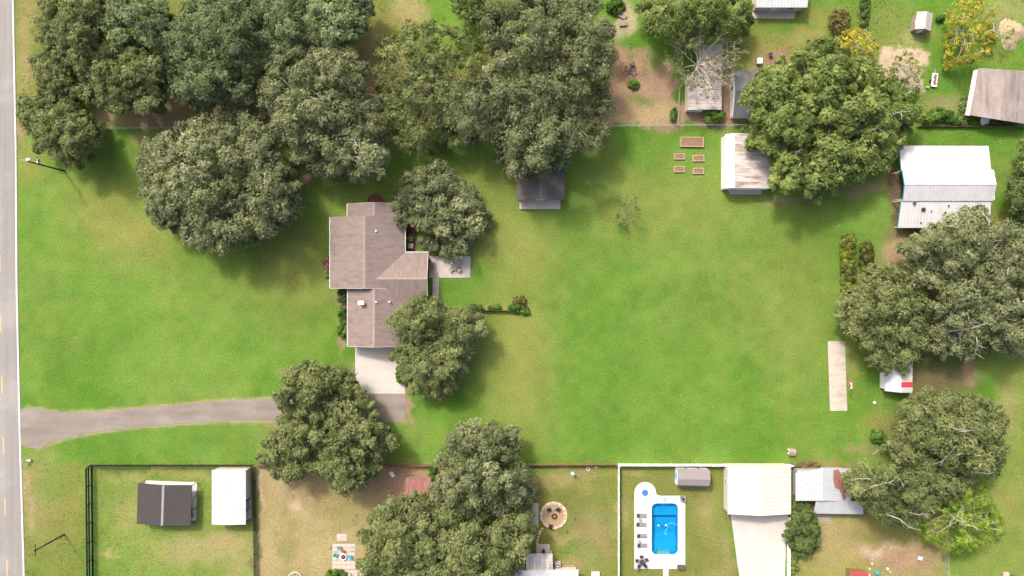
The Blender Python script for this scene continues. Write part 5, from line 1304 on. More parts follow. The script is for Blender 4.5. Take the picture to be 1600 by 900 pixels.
def side_table(loc, label, group, r=.28):
    o = thing('side_table', label, 'table', loc, 0, group)
    MB().cyl((0, 0, .42), r, .04, 16).build('top', M['mid_grey'], o)
    for k in range(3): a = 2.1 * k; MB().tube([(.2 * math.cos(a), .2 * math.sin(a), 0), (.12 * math.cos(a), .12 * math.sin(a), .42)], .02, 5).build('leg', M['dark_grey'], o)
    return o
side_table((*G(999.5, 811)[:2], .1), 'small round grey table between the upper pair of loungers', 'deck side tables')
side_table((*G(998.5, 844.5)[:2], .1), 'small round grey table between the lower pair of loungers', 'deck side tables')

def chair(loc, rz, label, group, mat, legm=None, back=.45, name='outdoor_chair', w=.55):
    o = thing(name, label, 'chair', loc, rz, group); legm = legm or mat
    MB().box((0, 0, .42), (w, w, .05)).build('seat', mat, o)
    MB().box((0, -w / 2, .42 + back / 2), (w, .05, back), 0, (.18, 0)).build('backrest', mat, o)
    for s in (-1, 1):
        MB().box((s * w / 2, 0, .63), (.06, w, .04)).build('armrest', legm, o)
        for t in (-1, 1): MB().box((s * (w / 2 - .02), t * (w / 2 - .03), .21 if t < 0 else .31), (.04, .04, .42 if t < 0 else .62)).build('leg', legm, o)
    return o
def table(loc, rz, label, w, d, h, mat, legm, name='patio_table', round_=False):
    o = thing(name, label, 'table', loc, rz)
    (MB().cyl((0, 0, h - .04), w / 2, .04, 20) if round_ else MB().box((0, 0, h - .02), (w, d, .04))).build('top', mat, o)
    for sx in (-1, 1):
        for sy in (-1, 1): MB().box((sx * (w / 2 - .1) * (.7 if round_ else 1), sy * (d / 2 - .1) * (.7 if round_ else 1), (h - .04) / 2), (.05, .05, h - .04)).build('leg', legm, o)
    return o
# dining set with closed parasol at the deck corner
p = G(1002, 876)
table((p.x, p.y, .1), 0, 'dark round dining table at the lower corner of the pool deck', 1.1, 1.1, .74, M['dark_grey'], M['dark_grey'], round_=True)
for k in range(5):
    a = .4 + k * 2 * math.pi / 5
    chair((p.x + .95 * math.cos(a), p.y + .95 * math.sin(a), .1), a + math.pi / 2, 'dark dining chair at the %s of the round table on the pool deck' % ('right side', 'upper right', 'upper left', 'lower left', 'lower right')[k], 'dark chairs around the deck table', M['dark_grey'])
um = thing('parasol', 'folded dark parasol standing through the deck dining table', 'parasol', (p.x, p.y, .1))
MB().cyl((0, 0, 0), .025, 2.4, 8).build('pole', M['black'], um); MB().tube([(0, 0, 1.3), (0, 0, 1.7), (0, 0, 2.45)], [.16, .2, .03], 10).build('canopy', M['dark_grey'], um)
pp = thing('plant_pot', 'grey pot at the lower left corner of the pool deck', 'pot', (*G(995, 888)[:2], .1))
MB().tube([(0, 0, 0), (0, 0, .45)], [.22, .34], 12).build('pot', M['mid_grey'], pp); MB().tube([(0, 0, .4), (.1, .1, .8)], [.25, .1], 7).build('plant', M['bark'], pp)
fc = thing('deck_fireplace', 'square dark grey fountain block at the upper right deck corner', 'fountain', (*G(1066.5, 778)[:2], .1))
MB().box((0, 0, .3), (1.0, .9, .6)).build('block', M['mid_grey'], fc); MB().box((0, -.05, .62), (.5, .5, .08)).build('bowl', M['black'], fc); MB().box((-.35, .32, .7), (.2, .2, .2)).build('knob', M['dark_grey'], fc)
rt = thing('red_pool_toys', 'little red pool toys below the grey fountain block', 'toys', (*G(1068, 785)[:2], .1))
MB().cyl((0, 0, 0), .1, .2, 8).build('cup', M['red_paint'], rt); MB().cyl((.05, -.3, 0), .08, .15, 8).build('ball', M['red_paint'], rt)
bx = thing('deck_storage_box', 'dark brown lidded storage box at the lower right deck corner', 'box', (*G(1063.5, 885)[:2], .1))
MB().box((0, 0, .28), (1.4, .75, .56)).build('body', M['dark_grey'], bx); MB().box((0, 0, .6), (1.5, .85, .07)).build('lid', M['bark_dark'], bx, bevel=.02)

# ------------------------------------------------------------------ fire pit yard
fp = G(865, 805)
ring = thing('fire_pit_ring', 'round gravel fire pit floor ringed by pink bricks', 'fire pit', (fp.x, fp.y, 0))
MB().cyl((0, 0, -.1), 2.55, .14, 36).build('gravel_bed', M['gravel'], ring)
br = None
for k in range(40):
    a = 2 * math.pi * k / 40; r = 2.5
    if br is None: br = MB().box((0, 0, .06), (.36, .3, .14)).build('brick', M['pink_brick'], ring, (r * math.cos(a), r * math.sin(a), 0), a + math.pi / 2)
    else:
        q = add_piece('brick', br, ring, (r * math.cos(a), r * math.sin(a), random.uniform(-.01, .02)), a + math.pi / 2 + random.uniform(-.1, .1))
        if k % 3 == 1: q.data = wbrick.data if k > 1 else q.data
    if k == 0:
        wbrick = MB().box((0, 0, .06), (.4, .33, .15)).build('brick', M['pale_stone'], ring, (2.2, 0.4, 0), .2)
    if k % 2: add_piece('brick', br, ring, (2.2 * math.cos(a), 2.2 * math.sin(a), 0), a + math.pi / 2 + random.uniform(-.3, .3))
fb = thing('fire_bowl', 'dark round fire bowl in the middle of the pink brick ring', 'fire bowl', (*G(866, 806)[:2], .04))
MB().ring((0, 0, .3), .5, .06, 20).build('rim', M['dark_grey'], fb); MB().tube([(0, 0, .05), (0, 0, .3)], [.3, .48], 16).build('bowl', M['black'], fb)
for k in range(5): MB().tube([(random.uniform(-.25, .25), random.uniform(-.25, .25), .32), (random.uniform(-.25, .25), random.uniform(-.25, .25), .42)], .05, 6).build('log', M['log'], fb)
for (px, py, rz, lb) in ((858, 795.5, math.pi + .5, 'dark chair at the upper left of the fire bowl'), (872, 795.5, math.pi - .5, 'dark chair at the upper right of the fire bowl'), (860, 821, -.3, 'dark chair below the fire bowl')):
    chair((*G(px, py)[:2], .04), rz, lb, 'chairs around the fire bowl', M['black'], w=.7)
side_table((*G(865.5, 793.5)[:2], .04), 'small dark table between the two upper fire pit chairs', 'fire pit tables')
pd = MB().prism([tuple(G(*q)[:2]) for q in ((810, 786), (841.5, 786), (841.5, 822.5), (810, 822.5))], -.1, .06).build('yard_pad', M['patio'])
tag(pd, 'plain concrete pad left of the fire pit', None, None, 'structure')
for (px, py, w) in ((884, 785, 'upper right'), (898, 807, 'far right'), (885.5, 828.5, 'lower right'), (860, 838, 'below')):
    t = thing('garden_torch', 'tall dark garden torch stuck in the grass ' + {'upper right': 'above right of the pink brick ring', 'far right': 'farthest right of the pink brick ring', 'lower right': 'below right of the pink brick ring', 'below': 'straight below the pink brick ring'}[w], 'torch', tuple(G(px, py)), 0, 'torches round the fire pit')
    MB().cyl((0, 0, 0), .025, 1.5, 6).build('pole', M['black'], t); MB().tube([(0, 0, 1.45), (0, 0, 1.6), (0, 0, 1.8)], [.06, .16, .1], 10).build('lamp', M['dark_grey'], t)
for k, (px, py) in enumerate(((847, 826), (844, 830), (842.5, 834), (841, 839), (840, 844), (839.5, 849))):
    q = [(.3 * math.cos(a) * random.uniform(.8, 1.1), .24 * math.sin(a) * random.uniform(.8, 1.1)) for a in [i * math.pi / 4 for i in range(8)]]
    s_ = MB().prism(q, -.03, .06).build('stepping_stone', M['pink_brick'], None, tuple(G(px, py)))
    tag(s_, ('pinkish stepping stone nearest the fire pit ring', 'second pinkish stepping stone from the fire pit ring', 'third pinkish stepping stone from the fire pit ring', 'third pinkish stepping stone from the bottom house', 'second pinkish stepping stone from the bottom house', 'pinkish stepping stone nearest the bottom house')[k], 'stepping stone', 'stepping stones to the house')
gl = thing('globe_lamp', 'white globe lamp on a post by the brown wooden fence', 'lamp', tuple(G(894, 737)))
MB().cyl((0, 0, 0), .04, 1.2, 8).build('post', M['white'], gl)
bm = bmesh.new(); bmesh.ops.create_uvsphere(bm, u_segments=16, v_segments=10, radius=.34); me = bpy.data.meshes.new('globe'); bm.to_mesh(me); bm.free(); me.materials.append(M['glow_white'])
gb = bpy.data.objects.new('globe', me); COL.objects.link(gb); gb.parent = gl; gb.location = (0, 0, 1.45); me.polygons.foreach_set('use_smooth', [True] * len(me.polygons))
tag(MB().ring((*G(919, 733)[:2], .08), .3, .06, 18).build('white_ring', M['glow_white']), 'white ring lying on the grass by the brown wooden fence', 'ring')
wp = thing('white_lawn_toy', 'small white cross shaped toy on the grass right of the ring', 'toy', tuple(G(931, 730)))
MB().box((0, 0, .1), (.5, .12, .1), .6).build('bar', M['white'], wp); MB().box((0.05, 0, .16), (.1, .35, .1), .6).build('bar', M['white'], wp)
pd = MB().prism([tuple(G(*q)[:2]) for q in ((838, 850), (859, 850), (859, 866), (838, 866))], -.1, .25).build('house_step_pad', M['patio']); tag(pd, 'raised concrete landing at the bottom house', None, None, 'structure')
gr = thing('grill', 'dark barbecue grill on the landing of the bottom house', 'grill', (*G(849, 859.5)[:2], .25), math.pi / 2)
MB().box((0, 0, .85), (1.0, .5, .3)).build('lid', M['black'], gr, bevel=.06); MB().box((0, 0, .4), (.8, .45, .6)).build('cabinet', M['dark_grey'], gr)
for s in (-1, 1): MB().box((s * .62, 0, .78), (.26, .42, .04)).build('side_shelf', M['mid_grey'], gr)
def ac(loc, label, s=1.0):
    o = thing('air_conditioner', label, 'air conditioner', loc)
    MB().box((0, 0, .42 * s), (.95 * s, .95 * s, .8 * s)).build('casing', M['galv'], o, bevel=.03)
    MB().cyl((0, 0, .82 * s), .4 * s, .02, 20).build('fan_well', M['black'], o); MB().ring((0, 0, .85 * s), .4 * s, .025, 20).build('guard_ring', M['galv'], o)
    for k in range(4): a = k * math.pi / 4; MB().box((0, 0, .86 * s), (.78 * s, .03, .02), a).build('guard_bar', M['white'], o)
    MB().cyl((0, 0, .85 * s), .1, .04, 10).build('hub', M['white'], o); MB().box((0, 0, .02), (1.1 * s, 1.1 * s, .06)).build('base', M['patio'], o)
    return o
ac(tuple(G(642, 384.5)), 'square air conditioner in the mulch strip by the brown house')
ac(tuple(G(871, 881.5)), 'grey air conditioner beside the bottom white house', 1.15)
hr = thing('hand_rail', 'thin grey step rail right of the bottom house air conditioner', 'rail', tuple(G(888, 881)))
MB().tube([(-1.1, -.0, 0), (-1.1, 0, .9), (1.1, 0, .9), (1.1, -.9, .9), (1.1, -.9, 0)], .03, 6).build('bar', M['galv'], hr)
dg = thing('pale_crate', 'pale paving crate on the grass at the bottom edge left of the white fence', 'crate', tuple(G(930, 897)))
MB().box((0, 0, .2), (1.5, 1.2, .36)).build('body', M['patio'], dg); MB().box((0, 0, .4), (1.6, 1.3, .05)).build('lid', M['pale_stone'], dg)

# ------------------------------------------------------------------ patio of the brown house
p = G(711, 416)
table((p.x, p.y, .09), math.pi / 4, 'square glass topped table on the house patio', 1.15, 1.15, .72, M['mid_grey'], M['wood'])
for k, w in enumerate(('upper right', 'upper left', 'lower left', 'lower right')):
    a = math.pi / 4 + k * math.pi / 2
    chair((p.x + 1.02 * math.cos(a), p.y + 1.02 * math.sin(a), .09), a + math.pi / 2, 'tan patio chair at the %s corner of the square table' % w, 'chairs at the square patio table', M['patio'], M['wood'], w=.62)
bq = thing('patio_cabinet', 'reddish brown cabinet on the patio against the house', 'cabinet', (*G(674.5, 417)[:2], .09))
MB().box((0, 0, .4), (.75, 1.3, .8)).build('body', M['wood'], bq); MB().box((0, 0, .83), (.85, 1.4, .06)).build('top', M['soil'], bq)
kt = thing('kettle_grill', 'small black kettle grill at the patio beside the house wall', 'grill', (*G(671.5, 408)[:2], .09))
bm = bmesh.new(); bmesh.ops.create_uvsphere(bm, u_segments=14, v_segments=8, radius=.3); me = bpy.data.meshes.new('kettle'); bm.to_mesh(me); bm.free(); me.materials.append(M['black'])
k_ = bpy.data.objects.new('kettle', me); COL.objects.link(k_); k_.parent = kt; k_.location = (0, 0, .8)
for k in range(3): a = 2.1 * k; MB().tube([(.3 * math.cos(a), .3 * math.sin(a), 0), (.12 * math.cos(a), .12 * math.sin(a), .6)], .02, 5).build('leg', M['galv'], kt)

# ------------------------------------------------------------------ garden beds
def bed(x0, y0, x1, y1, label, h=.3):
    c, w, d = rect_px(x0, y0, x1, y1, 0)
    o = thing('raised_bed', label, 'raised bed', (c.x, c.y, 0), random.uniform(-.03, .03), 'raised garden beds')
    for s in (-1, 1):
        MB().box((0, s * (d / 2 - .085), h / 2), (w, .17, h)).build('board', M['pale_wood'], o)
        MB().box((s * (w / 2 - .085), 0, h / 2 + .002), (.17, d - .345, h)).build('board', M['pale_wood'], o)
    MB().box((0, 0, h / 2 - .04), (w - .35, d - .35, h - .08)).build('soil', M['soil'], o)
bed(1062.5, 214.5, 1099, 230, 'largest raised garden bed nearest the chain link fence', .45)
bed(1053, 240, 1069.5, 249.5, 'small raised bed at the upper left of the four')
bed(1082, 242.5, 1100, 252.5, 'small raised bed at the upper right of the four')
bed(1052.5, 260, 1069, 269.5, 'small raised bed at the lower left of the four')
bed(1082, 262.5, 1099, 272, 'small raised bed at the lower right of the four')

# ------------------------------------------------------------------ ball hoop
hp = thing('basketball_hoop', 'portable basketball hoop beside the concrete strip', 'basketball hoop', tuple(G(1327, 599)))
MB().box((0, 0, .14), (.85, 1.25, .26)).build('base', M['rust_metal'], hp, bevel=.05)
MB().tube([(-.1, 0, .2), (-.35, 0, 1.8), (-.75, 0, 2.9)], .06, 8).build('pole', M['black'], hp)
bbd = MB().box((-1.25, 0, 3.2), (.05, 1.1, .8)).build('backboard', M['white'], hp); MB().box((-1.28, 0, 3.05), (.03, .5, .4)).build('target_square', M['red_paint'], bbd)
MB().tube([(-.75, 0, 2.9), (-1.23, 0, 3.1)], .05, 6).build('arm', M['black'], hp)
MB().ring((-1.62, 0, 2.95), .32, .03, 18).build('rim', M['black'], hp)
nt_ = MB()
for k in range(12):
    a = 2 * math.pi * k / 12; b_ = a + .35
    nt_.tube([(-1.62 + .31 * math.cos(a), .31 * math.sin(a), 2.94), (-1.62 + .2 * math.cos(b_), .2 * math.sin(b_), 2.5)], .01, 3, False)
nt_.build('net', M['white'], hp)
wb = thing('white_bucket', 'small pale bucket on the lawn below the striped roof shed', 'bucket', tuple(G(1365, 628.5)))
MB().tube([(0, 0, 0), (0, 0, .35)], [.2, .26], 12).build('pail', M['pale_stone'], wb); MB().ring((0, 0, .36), .27, .02, 14).build('rim', M['white'], wb)
dh = thing('lawn_box', 'small brown roofed dog house on the lawn above the white fence', 'dog house', tuple(G(1235, 705)), -.05)
MB().box((0, 0, .4), (1.1, 1.0, .8)).build('body', M['white'], dh)
for s in (-1, 1): MB().box((0.05, s * .32, .95), (1.35, .72, .05), 0, (-s * .4, 0)).build('roof', M['wood_grey'], dh)
MB().box((-.56, 0, .3), (.02, .4, .5)).build('doorway', M['black'], dh)

# ------------------------------------------------------------------ poles, mailbox
def pole_at(px, py, h, label, lamp=None):
    o = thing('utility_pole', label, 'utility pole', tuple(G(px, py)))
    MB().tube([(0, 0, -.2), (0, 0, h)], [.17, .12], 10).build('pole', M['pole'], o)
    return o
up = pole_at(100, 267, 10.0, 'dark wooden utility pole with a street lamp at the roadside oak')
MB().tube([(0, 0, 9.4), (-.9, .25, 9.75), (-1.5, .4, 9.7)], .05, 6).build('lamp_arm', M['galv'], up)
MB().box((-.35, .45, 9.4), (.9, .5, .16), .2).build('lamp_head', M['galv'], up, bevel=.05); MB().box((-.35, .45, 9.28), (.6, .35, .08), .2).build('lens', M['glow_white'], up)
MB().box((-.2, .9, 6.9), (.4, .9, .1), .3).build('cross_arm', M['pole'], up)
for k in range(3): MB().cyl((-.3 + .12 * k, .65 + .22 * k, 6.95), .07, .22, 8).build('insulator', M['glow_white'], up)
MB().cyl((.0, .3, 6.9), .18, .6, 10).build('transformer', M['galv'], up)
up2 = pole_at(100.5, 835, 8.5, 'pale wooden utility pole with a yellow guy guard by the road verge')
MB().tube([(.08, 0, 7), (3.9, -.6, 0)], .02, 4, False).build('guy_wire', M['galv'], up2); MB().tube([(1.3, -.2, 4.75), (3.9, -.6, 0.05)], .045, 5).build('guy_guard', M['yellow'], up2)
MB().box((0, 0, 8.1), (.12, 2.2, .12)).build('cross_arm', M['pole'], up2)
mbx = thing('mailbox', 'small mailbox on a wooden post at the road edge', 'mailbox', tuple(G(44, 720)))
MB().box((0, 0, .55), (.1, .1, 1.1)).build('post', M['wood_grey'], mbx); MB().box((-.3, 0, 1.22), (.6, .22, .24)).build('box', M['mid_grey'], mbx, bevel=.04); MB().box((.3, .1, .2), (.9, .4, .4)).build('planter', M['patio'], mbx)

# ------------------------------------------------------------------ brush yard, upper right yard
bp = thing('brush_pile', 'pile of split logs and dark branches on the bare brown yard', 'brush pile', tuple(G(982, 106)))
for i in range(16): MB().tube([(random.uniform(-1.6, -.7), random.uniform(-1.3, .2), .1 + .05 * i % .5), (random.uniform(-1.6, -.4), random.uniform(.3, 1.4), .15 + .06 * i % .5)], random.uniform(.05, .1), 6).build('log', M['log'], bp)
for i in range(26):
    a = random.uniform(0, 6.28); x, y = random.uniform(-.2, 1.6), random.uniform(-1.2, .8)
    MB().tube([(x, y, .1), (x + .4 * math.cos(a), y + .4 * math.sin(a), random.uniform(.2, .6)), (x + .9 * math.cos(a), y + .9 * math.sin(a), random.uniform(.1, .5))], [.09, .07, .03], 5).build('branch', M['bark'] if i % 2 else M['bark_dark'], bp)
for (px, py, rz, lb) in ((973, 37, .1, 'grey plank bench with logs near the top edge'), (972, 25, -.5, 'tilted grey plank bench just above the other')):
    o = thing('plank_bench', lb, 'bench', tuple(G(px, py)), rz)
    for k in range(4): MB().box((0, -.4 + .27 * k, .42), (1.6, .23, .05)).build('plank', M['wood_grey'], o)
    for s in (-1, 1): MB().box((s * .6, 0, .2), (.12, .8, .4)).build('leg', M['wood_grey'], o)
mbp = MB(); vs = []; N = 26; rgs = 7
for j in range(rgs):
    for i in range(N):
        a = 2 * math.pi * i / N; r = (1 - j / (rgs - 1)) * (2.4 + .35 * math.sin(3 * a + 1) + random.uniform(-.12, .12)) + .05
        vs.append((r * math.cos(a), r * 1.25 * math.sin(a), 1.2 * (1 - (1 - j / (rgs - 1)) ** 1.6) + random.uniform(-.07, .07) - .05))
fs = [(j * N + i, j * N + (i + 1) % N, (j + 1) * N + (i + 1) % N, (j + 1) * N + i) for j in range(rgs - 1) for i in range(N)] + [tuple((rgs - 1) * N + i for i in range(N))]
sp_ = tag(mbp.add(vs, fs).build('sand_pile', M['sand'], None, tuple(G(1580, 53))), 'tan heap of dry clippings by the golden tree', 'pile')
tra = thing('utility_trailer', 'small white flatbed trailer loaded with brown junk on the upper right lawn', 'trailer', tuple(G(1457.5, 126)), math.radians(-6))
MB().box((0, 0, .45), (1.0, 2.6, .1)).build('bed', M['white'], tra); MB().tube([(0, 1.2, .45), (0, 2.0, .4)], .05, 6).build('tongue', M['galv'], tra)
for s in (-1, 1): MB().tube([(s * .55, -.2, .28), (s * .68, -.2, .28)], .28, 12).build('wheel', M['black'], tra); MB().box((s * .5, 0, .58), (.04, 2.6, .16)).build('rail', M['white'], tra)
for k in range(6): MB().box((random.uniform(-.2, .2), -.7 + .32 * k, .6), (random.uniform(.3, .5), random.uniform(.25, .45), .25), random.uniform(0, 2)).build('scrap', M['rust_metal'] if k % 2 else M['bark'], tra)
sm = thing('small_stump', 'little grey stump left of the white trailer', 'stump', tuple(G(1448, 137)))
MB().tube([(0, 0, 0), (0, 0, .4)], [.28, .24], 10).build('trunk', M['bark_pale'], sm); MB().cyl((0, 0, .4), .2, .02, 10).build('cut_face', M['log'], sm)
cart = thing('white_cart', 'white wheeled cooler cart on the grass by the grey shingled shed', 'cart', tuple(G(1185, 97)))
MB().box((0, 0, .6), (.9, 1.0, .6)).build('chest', M['white'], cart); MB().box((0, .0, .93), (.95, 1.05, .06)).build('lid', M['glow_white'], cart)
for s in (-1, 1):
    for t in (-1, 1): MB().tube([(s * .42, t * .35, .16), (s * .5, t * .35, .16)], .16, 10).build('wheel', M['black'], cart)
sp2 = MB().prism([tuple(G(*q)[:2]) for q in ((1197, 81), (1226, 80), (1228, 108), (1196, 110))], -.1, .06).build('small_patio', M['soil']); tag(sp2, 'small reddish patio by the huge bright green tree', None, None, 'structure')
for (px, py, lb, mt) in ((1203, 87, 'dark grey folding chair on the small reddish patio', M['dark_grey']), (1218, 90, 'pale folding chair on the small reddish patio', M['galv'])):
    chair((*G(px, py)[:2], .06), random.uniform(0, 6), lb, 'chairs on the reddish patio', mt, w=.7)
brl = thing('rust_barrel', 'rusty round burn barrel by the pale narrow shed', 'barrel', tuple(G(1151, 77)))
MB().cyl((0, 0, 0), .32, .85, 14).build('drum', M['rust_metal'], brl); MB().cyl((0, 0, .855), .28, .01, 14).build('mouth', M['black'], brl)
for (px, py, a, l, lb) in ((1372, 31, .7, 2.2, 'fallen branch on the grass left of the small playhouse'), (1375, 3, .8, 2.0, 'fallen branch on the grass at the top edge'), (1309, 13, 1.3, 1.2, 'short white stick on the grass above the brownish shrub')):
    o = thing('fallen_branch', lb, 'branch', tuple(G(px, py)), a)
    MB().tube([(-l / 2, 0, .08), (0, .1, .14), (l / 2, 0, .08)], [.06, .05, .02], 5).build('stem', M['bark_pale' if l < 1.5 else 'bark'], o); MB().tube([(.1, .1, .13), (.5, .5, .15)], [.03, .01], 4).build('twig', M['bark'], o)

# leaf clusters fallen on the barn roof
for k, (px, py, r, z) in enumerate(((1428, 317.5, .28, 3.25), (1443, 328, .38, 3.05), (1455.5, 330, .14, 3.0), (1477, 332.5, .2, 2.95), (1483, 321.5, .17, 3.2), (1439, 348, .14, 2.6), (1466, 348.5, .12, 2.6))):
    c = np.array([[0, 0, 0]]) + RNG.normal(0, r * .45, (8, 3)) * np.array([1, 1, .3])
    me = leaf_mesh('leaf_cluster', c, np.full(8, r * .5), 10, r * .8, np.full(8, .3)); me.materials.append(M['leaf_brown'])
    o = bpy.data.objects.new('leaf_cluster', me); COL.objects.link(o); g = G(px, py, z + .14); o.location = (g.x, g.y, g.z)
    tag(o, ('large clump of dead leaves at the left upper part of the lower barn roof', 'largest clump of dead leaves on the lower barn roof', 'tiny leaf clump just right of the largest on the barn roof', 'small leaf clump at the far right of the lower barn roof', 'small leaf clump near the step between the two white barn roofs', 'tiny leaf clump near the lower left eave of the barn', 'tiny leaf clump near the lower eave of the barn right of another')[k], 'leaf clump', 'dead leaves on the barn roof')

# ------------------------------------------------------------------ bottom left yards
wc = thing('white_lawn_chair', 'tipped white plastic chair on bare ground near the rusty red shed', 'chair', tuple(G(614, 742)), .5)
MB().box((0, 0, .3), (.7, .75, .06)).build('seat', M['white'], wc); MB().box((0, .5, .45), (.7, .6, .06), 0, (.3, 0)).build('backrest', M['white'], wc)
for sx in (-1, 1):
    for sy in (-1, 1): MB().box((sx * .3, sy * .33, .14), (.06, .06, .28)).build('leg', M['white'], wc)
for px, lb in ((640, 'black pot by the rusty red shed, left of two'), (646, 'black pot by the rusty red shed, right of two')):
    o = thing('black_pot', lb, 'pot', tuple(G(px, 744)), 0, 'pots at the rusty red shed'); MB().tube([(0, 0, 0), (0, 0, .4)], [.2, .28], 12).build('pot', M['black'], o); MB().cyl((0, 0, .4), .24, .01, 12).build('soil', M['dark_soil'], o)
for k, (px, py) in enumerate(((681, 738), (683, 743), (682.5, 748), (684, 753), (682, 758), (683, 763))):
    bm = bmesh.new(); bmesh.ops.create_icosphere(bm, subdivisions=1, radius=random.uniform(.3, .45))
    for v in bm.verts: v.co *= random.uniform(.75, 1.2); v.co.z *= .6
    me = bpy.data.meshes.new('rock'); bm.to_mesh(me); bm.free(); me.materials.append(M['pale_stone'])
    o = bpy.data.objects.new('rock', me); COL.objects.link(o); g = G(px, py); o.location = (g.x, g.y, .1); tag(o, ('topmost pale rock in the row right of the rusty red shed', 'second pale rock from the top right of the rusty red shed', 'third pale rock from the top right of the rusty red shed', 'third pale rock from the bottom right of the rusty red shed', 'second pale rock from the bottom right of the rusty red shed', 'lowest pale rock in the row right of the rusty red shed')[k], 'rock', 'pale rocks by the shed')
pv = MB().prism([tuple(G(*q)[:2]) for q in ((519, 849.5), (555.5, 849), (556, 890), (519.5, 890))], -.1, .05).build('paver_patio', M['joint']); tag(pv, 'small pale paver patio at the lower left yard', None, None, 'structure')
sl = None; c0_, w0, d0 = rect_px(519.5, 849.5, 555.5, 890, 0)
for i in range(5):
    for j in range(6):
        q = (c0_.x - w0 / 2 + (i + .5) * w0 / 5, c0_.y - d0 / 2 + (j + .5) * d0 / 6, 0)
        if sl is None: sl = MB().box((0, 0, .03), (w0 / 5 - .03, d0 / 6 - .03, .1)).build('paver', M['court'], pv, q)
        else: add_piece('paver', sl, pv, (q[0], q[1], random.uniform(-.01, .01)))
for (px, py, rz, lb) in ((531, 855, math.pi, 'teal chair at the top of the paver patio'), (525.5, 866, -1.9, 'teal chair at the left of the paver patio'), (548, 869.5, 1.7, 'teal chair at the right of the paver patio')):
    chair((*G(px, py)[:2], .08), rz, lb, 'teal chairs on the paver patio', M['teal_chair'], w=.6, name='garden_chair')
chair((*G(537, 860)[:2], .08), 2.6, 'red chair facing the fire bowl on the paver patio', 'chairs on the paver patio', M['red_paint'], w=.5, name='garden_chair')
fb2 = thing('fire_bowl', 'white rimmed fire bowl on the paver patio between the teal chairs', 'fire bowl', (*G(537.5, 869)[:2], .08))
MB().ring((0, 0, .35), .55, .1, 20).build('rim', M['glow_white'], fb2); MB().tube([(0, 0, .02), (0, 0, .34)], [.35, .5], 16).build('bowl', M['black'], fb2); MB().tube([(-.2, -.1, .37), (.2, .15, .4)], .05, 6).build('log', M['log'], fb2)
for (px, py, rz, lb) in ((517.5, 854, .5, 'left'), (551.5, 854.5, -.6, 'right')):
    o = thing('shepherd_hook', 'thin dark curved hook pole at the upper %s corner of the paver patio' % lb, 'hook pole', tuple(G(px, py)), rz)
    MB().tube([(0, 0, 0), (0, 0, 1.7), (.1, 0, 1.95), (.4, 0, 1.95), (.5, 0, 1.7)], .03, 6).build('pole', M['black'], o); MB().cyl((.5, 0, 1.4), .08, .28, 8).build('lantern', M['black'], o)
o = MB().prism([tuple(G(*q)[:2]) for q in ((526, 834), (542, 834), (542, 845), (527, 845))], -.1, .04).build('loose_slab', M['patio']); tag(o, 'loose pale slab in the tan yard above the paver patio', 'slab')
tag(MB().prism([tuple(G(*q)[:2]) for q in ((609, 779), (619, 777), (619, 780), (610, 781))], 0, .08).build('pale_board', M['log']), 'short pale board lying in the tan yard near the oak', 'board')
pc_ = MB().prism([tuple(G(*q)[:2]) for q in ((520, 890.5), (570, 891), (590, 930), (545, 930), (538, 896))], -.1, .05).build('brick_walk', M['patio']); tag(pc_, 'pale walk below the paver patio', None, None, 'structure')
for (px, lb) in ((546, 'pink folding lawn chair at the bottom edge, left of two'), (557, 'pale pink folding lawn chair at the bottom edge, right of two')):
    chair((*G(px, 897)[:2], .06), .3, lb, 'pink lawn chairs', M['pink_brick'], w=.6, name='lawn_chair')
ud = thing('round_frame_swing', 'round white wire frame with blue seat at the bottom edge', 'swing', tuple(G(463, 901)))
fr_ = MB().ring((0, 0, .9), 1.25, .05, 26)
fr_.build('hoop', M['glow_white'], ud)
for k in range(6):
    a = k * math.pi / 3; MB().tube([(1.25 * math.cos(a), 1.25 * math.sin(a), .9), (0, 0, .75)], .025, 5).build('spoke', M['glow_white'], ud)
MB().cyl((0, 0, 0), .06, .75, 8).build('post', M['galv'], ud); MB().cyl((0, 0, .72), .5, .14, 16).build('seat', M['blue'], ud); MB().cyl((0, 0, .87), .25, .05, 12).build('cap', M['dark_grey'], ud)

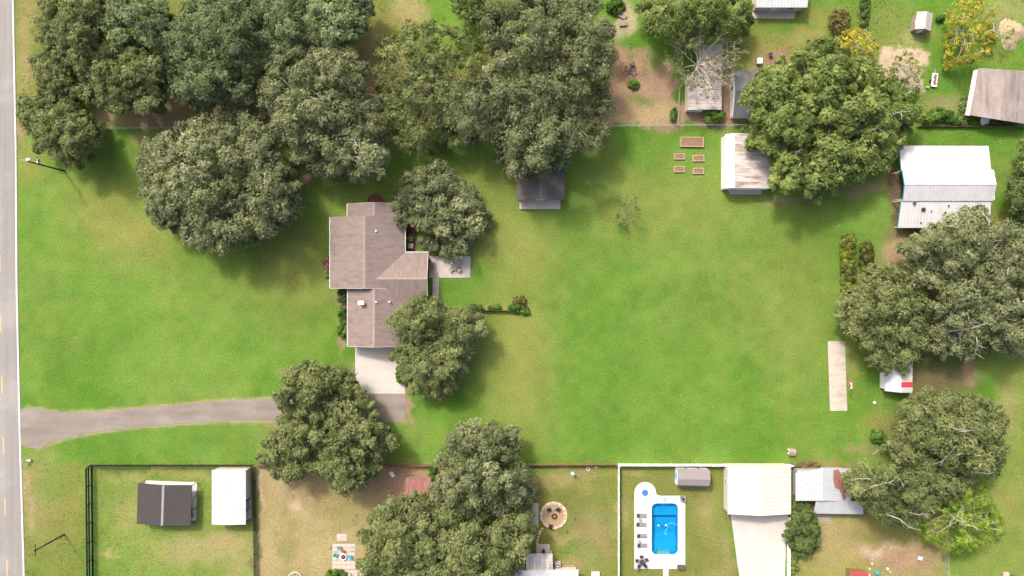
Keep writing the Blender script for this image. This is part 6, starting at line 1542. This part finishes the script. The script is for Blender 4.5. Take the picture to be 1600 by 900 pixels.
# ------------------------------------------------------------------ lower right yard
wl_ = thing('white_armchair', 'white lawn chair on the dry yard under the lime tree', 'chair', tuple(G(1435.5, 871)), -.3)
MB().box((0, 0, .4), (.65, .65, .06)).build('seat', M['white'], wl_); MB().box((0, .36, .65), (.62, .06, .55), 0, (-.25, 0)).build('backrest', M['white'], wl_)
for s in (-1, 1):
    MB().box((s * .34, 0, .6), (.07, .6, .04)).build('armrest', M['white'], wl_)
    for t in (-1, 1): MB().box((s * .3, t * .28, .19), (.05, .05, .38)).build('leg', M['white'], wl_)
toys = [('toy_table', (1369, 893), 'teal toy table at the bottom of the dry yard', M['teal_chair'], .8)]
for nm, q, lb, mt, w in toys: table(tuple(G(*q)), .3, lb, w, w * .8, .5, mt, mt, name=nm)
CL = ['pale bucket at the upper left of the teal toy table', 'tan bucket just above the teal toy table', 'teal bucket upper right of the toy table', 'pale bucket farthest right above the cluttered line', 'pale bucket right of the teal toy table', 'tan bucket at the far right of the clutter', 'teal bucket at the bottom edge right of the toy table', 'pale bucket leftmost beside the toy table', 'pale bucket on the sandy patch, right one of the lower pair', 'tan bucket topmost on the sandy patch', 'teal bucket leftmost on the sandy patch']
for k, (px, py) in enumerate(((1362, 880), (1375, 884), (1381, 881), (1386, 888), (1378, 895), (1390, 893), (1384, 899), (1358, 888), (1364, 868), (1371, 866), (1356, 872))):
    mt = [M['pale_stone'], M['patio'], M['teal_chair'], M['pale_stone']][k % 4]; s_ = random.uniform(.14, .28)
    o = thing('bucket', CL[k], 'bucket', tuple(G(px, py)), random.uniform(0, 6), 'teal buckets in the dry yard' if k % 4 == 2 else 'pale buckets in the dry yard')
    MB().tube([(0, 0, 0), (0, 0, s_)], [s_ * .7, s_], 10).build('pail', mt, o); MB().cyl((0, 0, s_ * .9), s_ * .8, .02, 10).build('filling', M['soil'], o)
o = thing('pink_tub', 'pinkish tub with a dark handle near the bottom right edge', 'tub', tuple(G(1570, 897)))
MB().tube([(0, 0, 0), (0, 0, .4)], [.5, .65], 14).build('tub', M['pink_brick'], o); MB().box((.9, -.1, .3), (1.0, .15, .1), -.1).build('handle', M['dark_grey'], o)
o = thing('antler_branch', 'pale forked branch lying at the lawn corner by the oak', 'branch', tuple(G(1370, 706)), .5)
MB().tube([(-1, 0, .1), (0, .1, .2), (1, .3, .1)], [.08, .06, .02], 5).build('stem', M['bark_pale'], o); MB().tube([(0, .1, .2), (.4, .9, .2)], [.05, .01], 5).build('twig', M['bark_pale'], o)
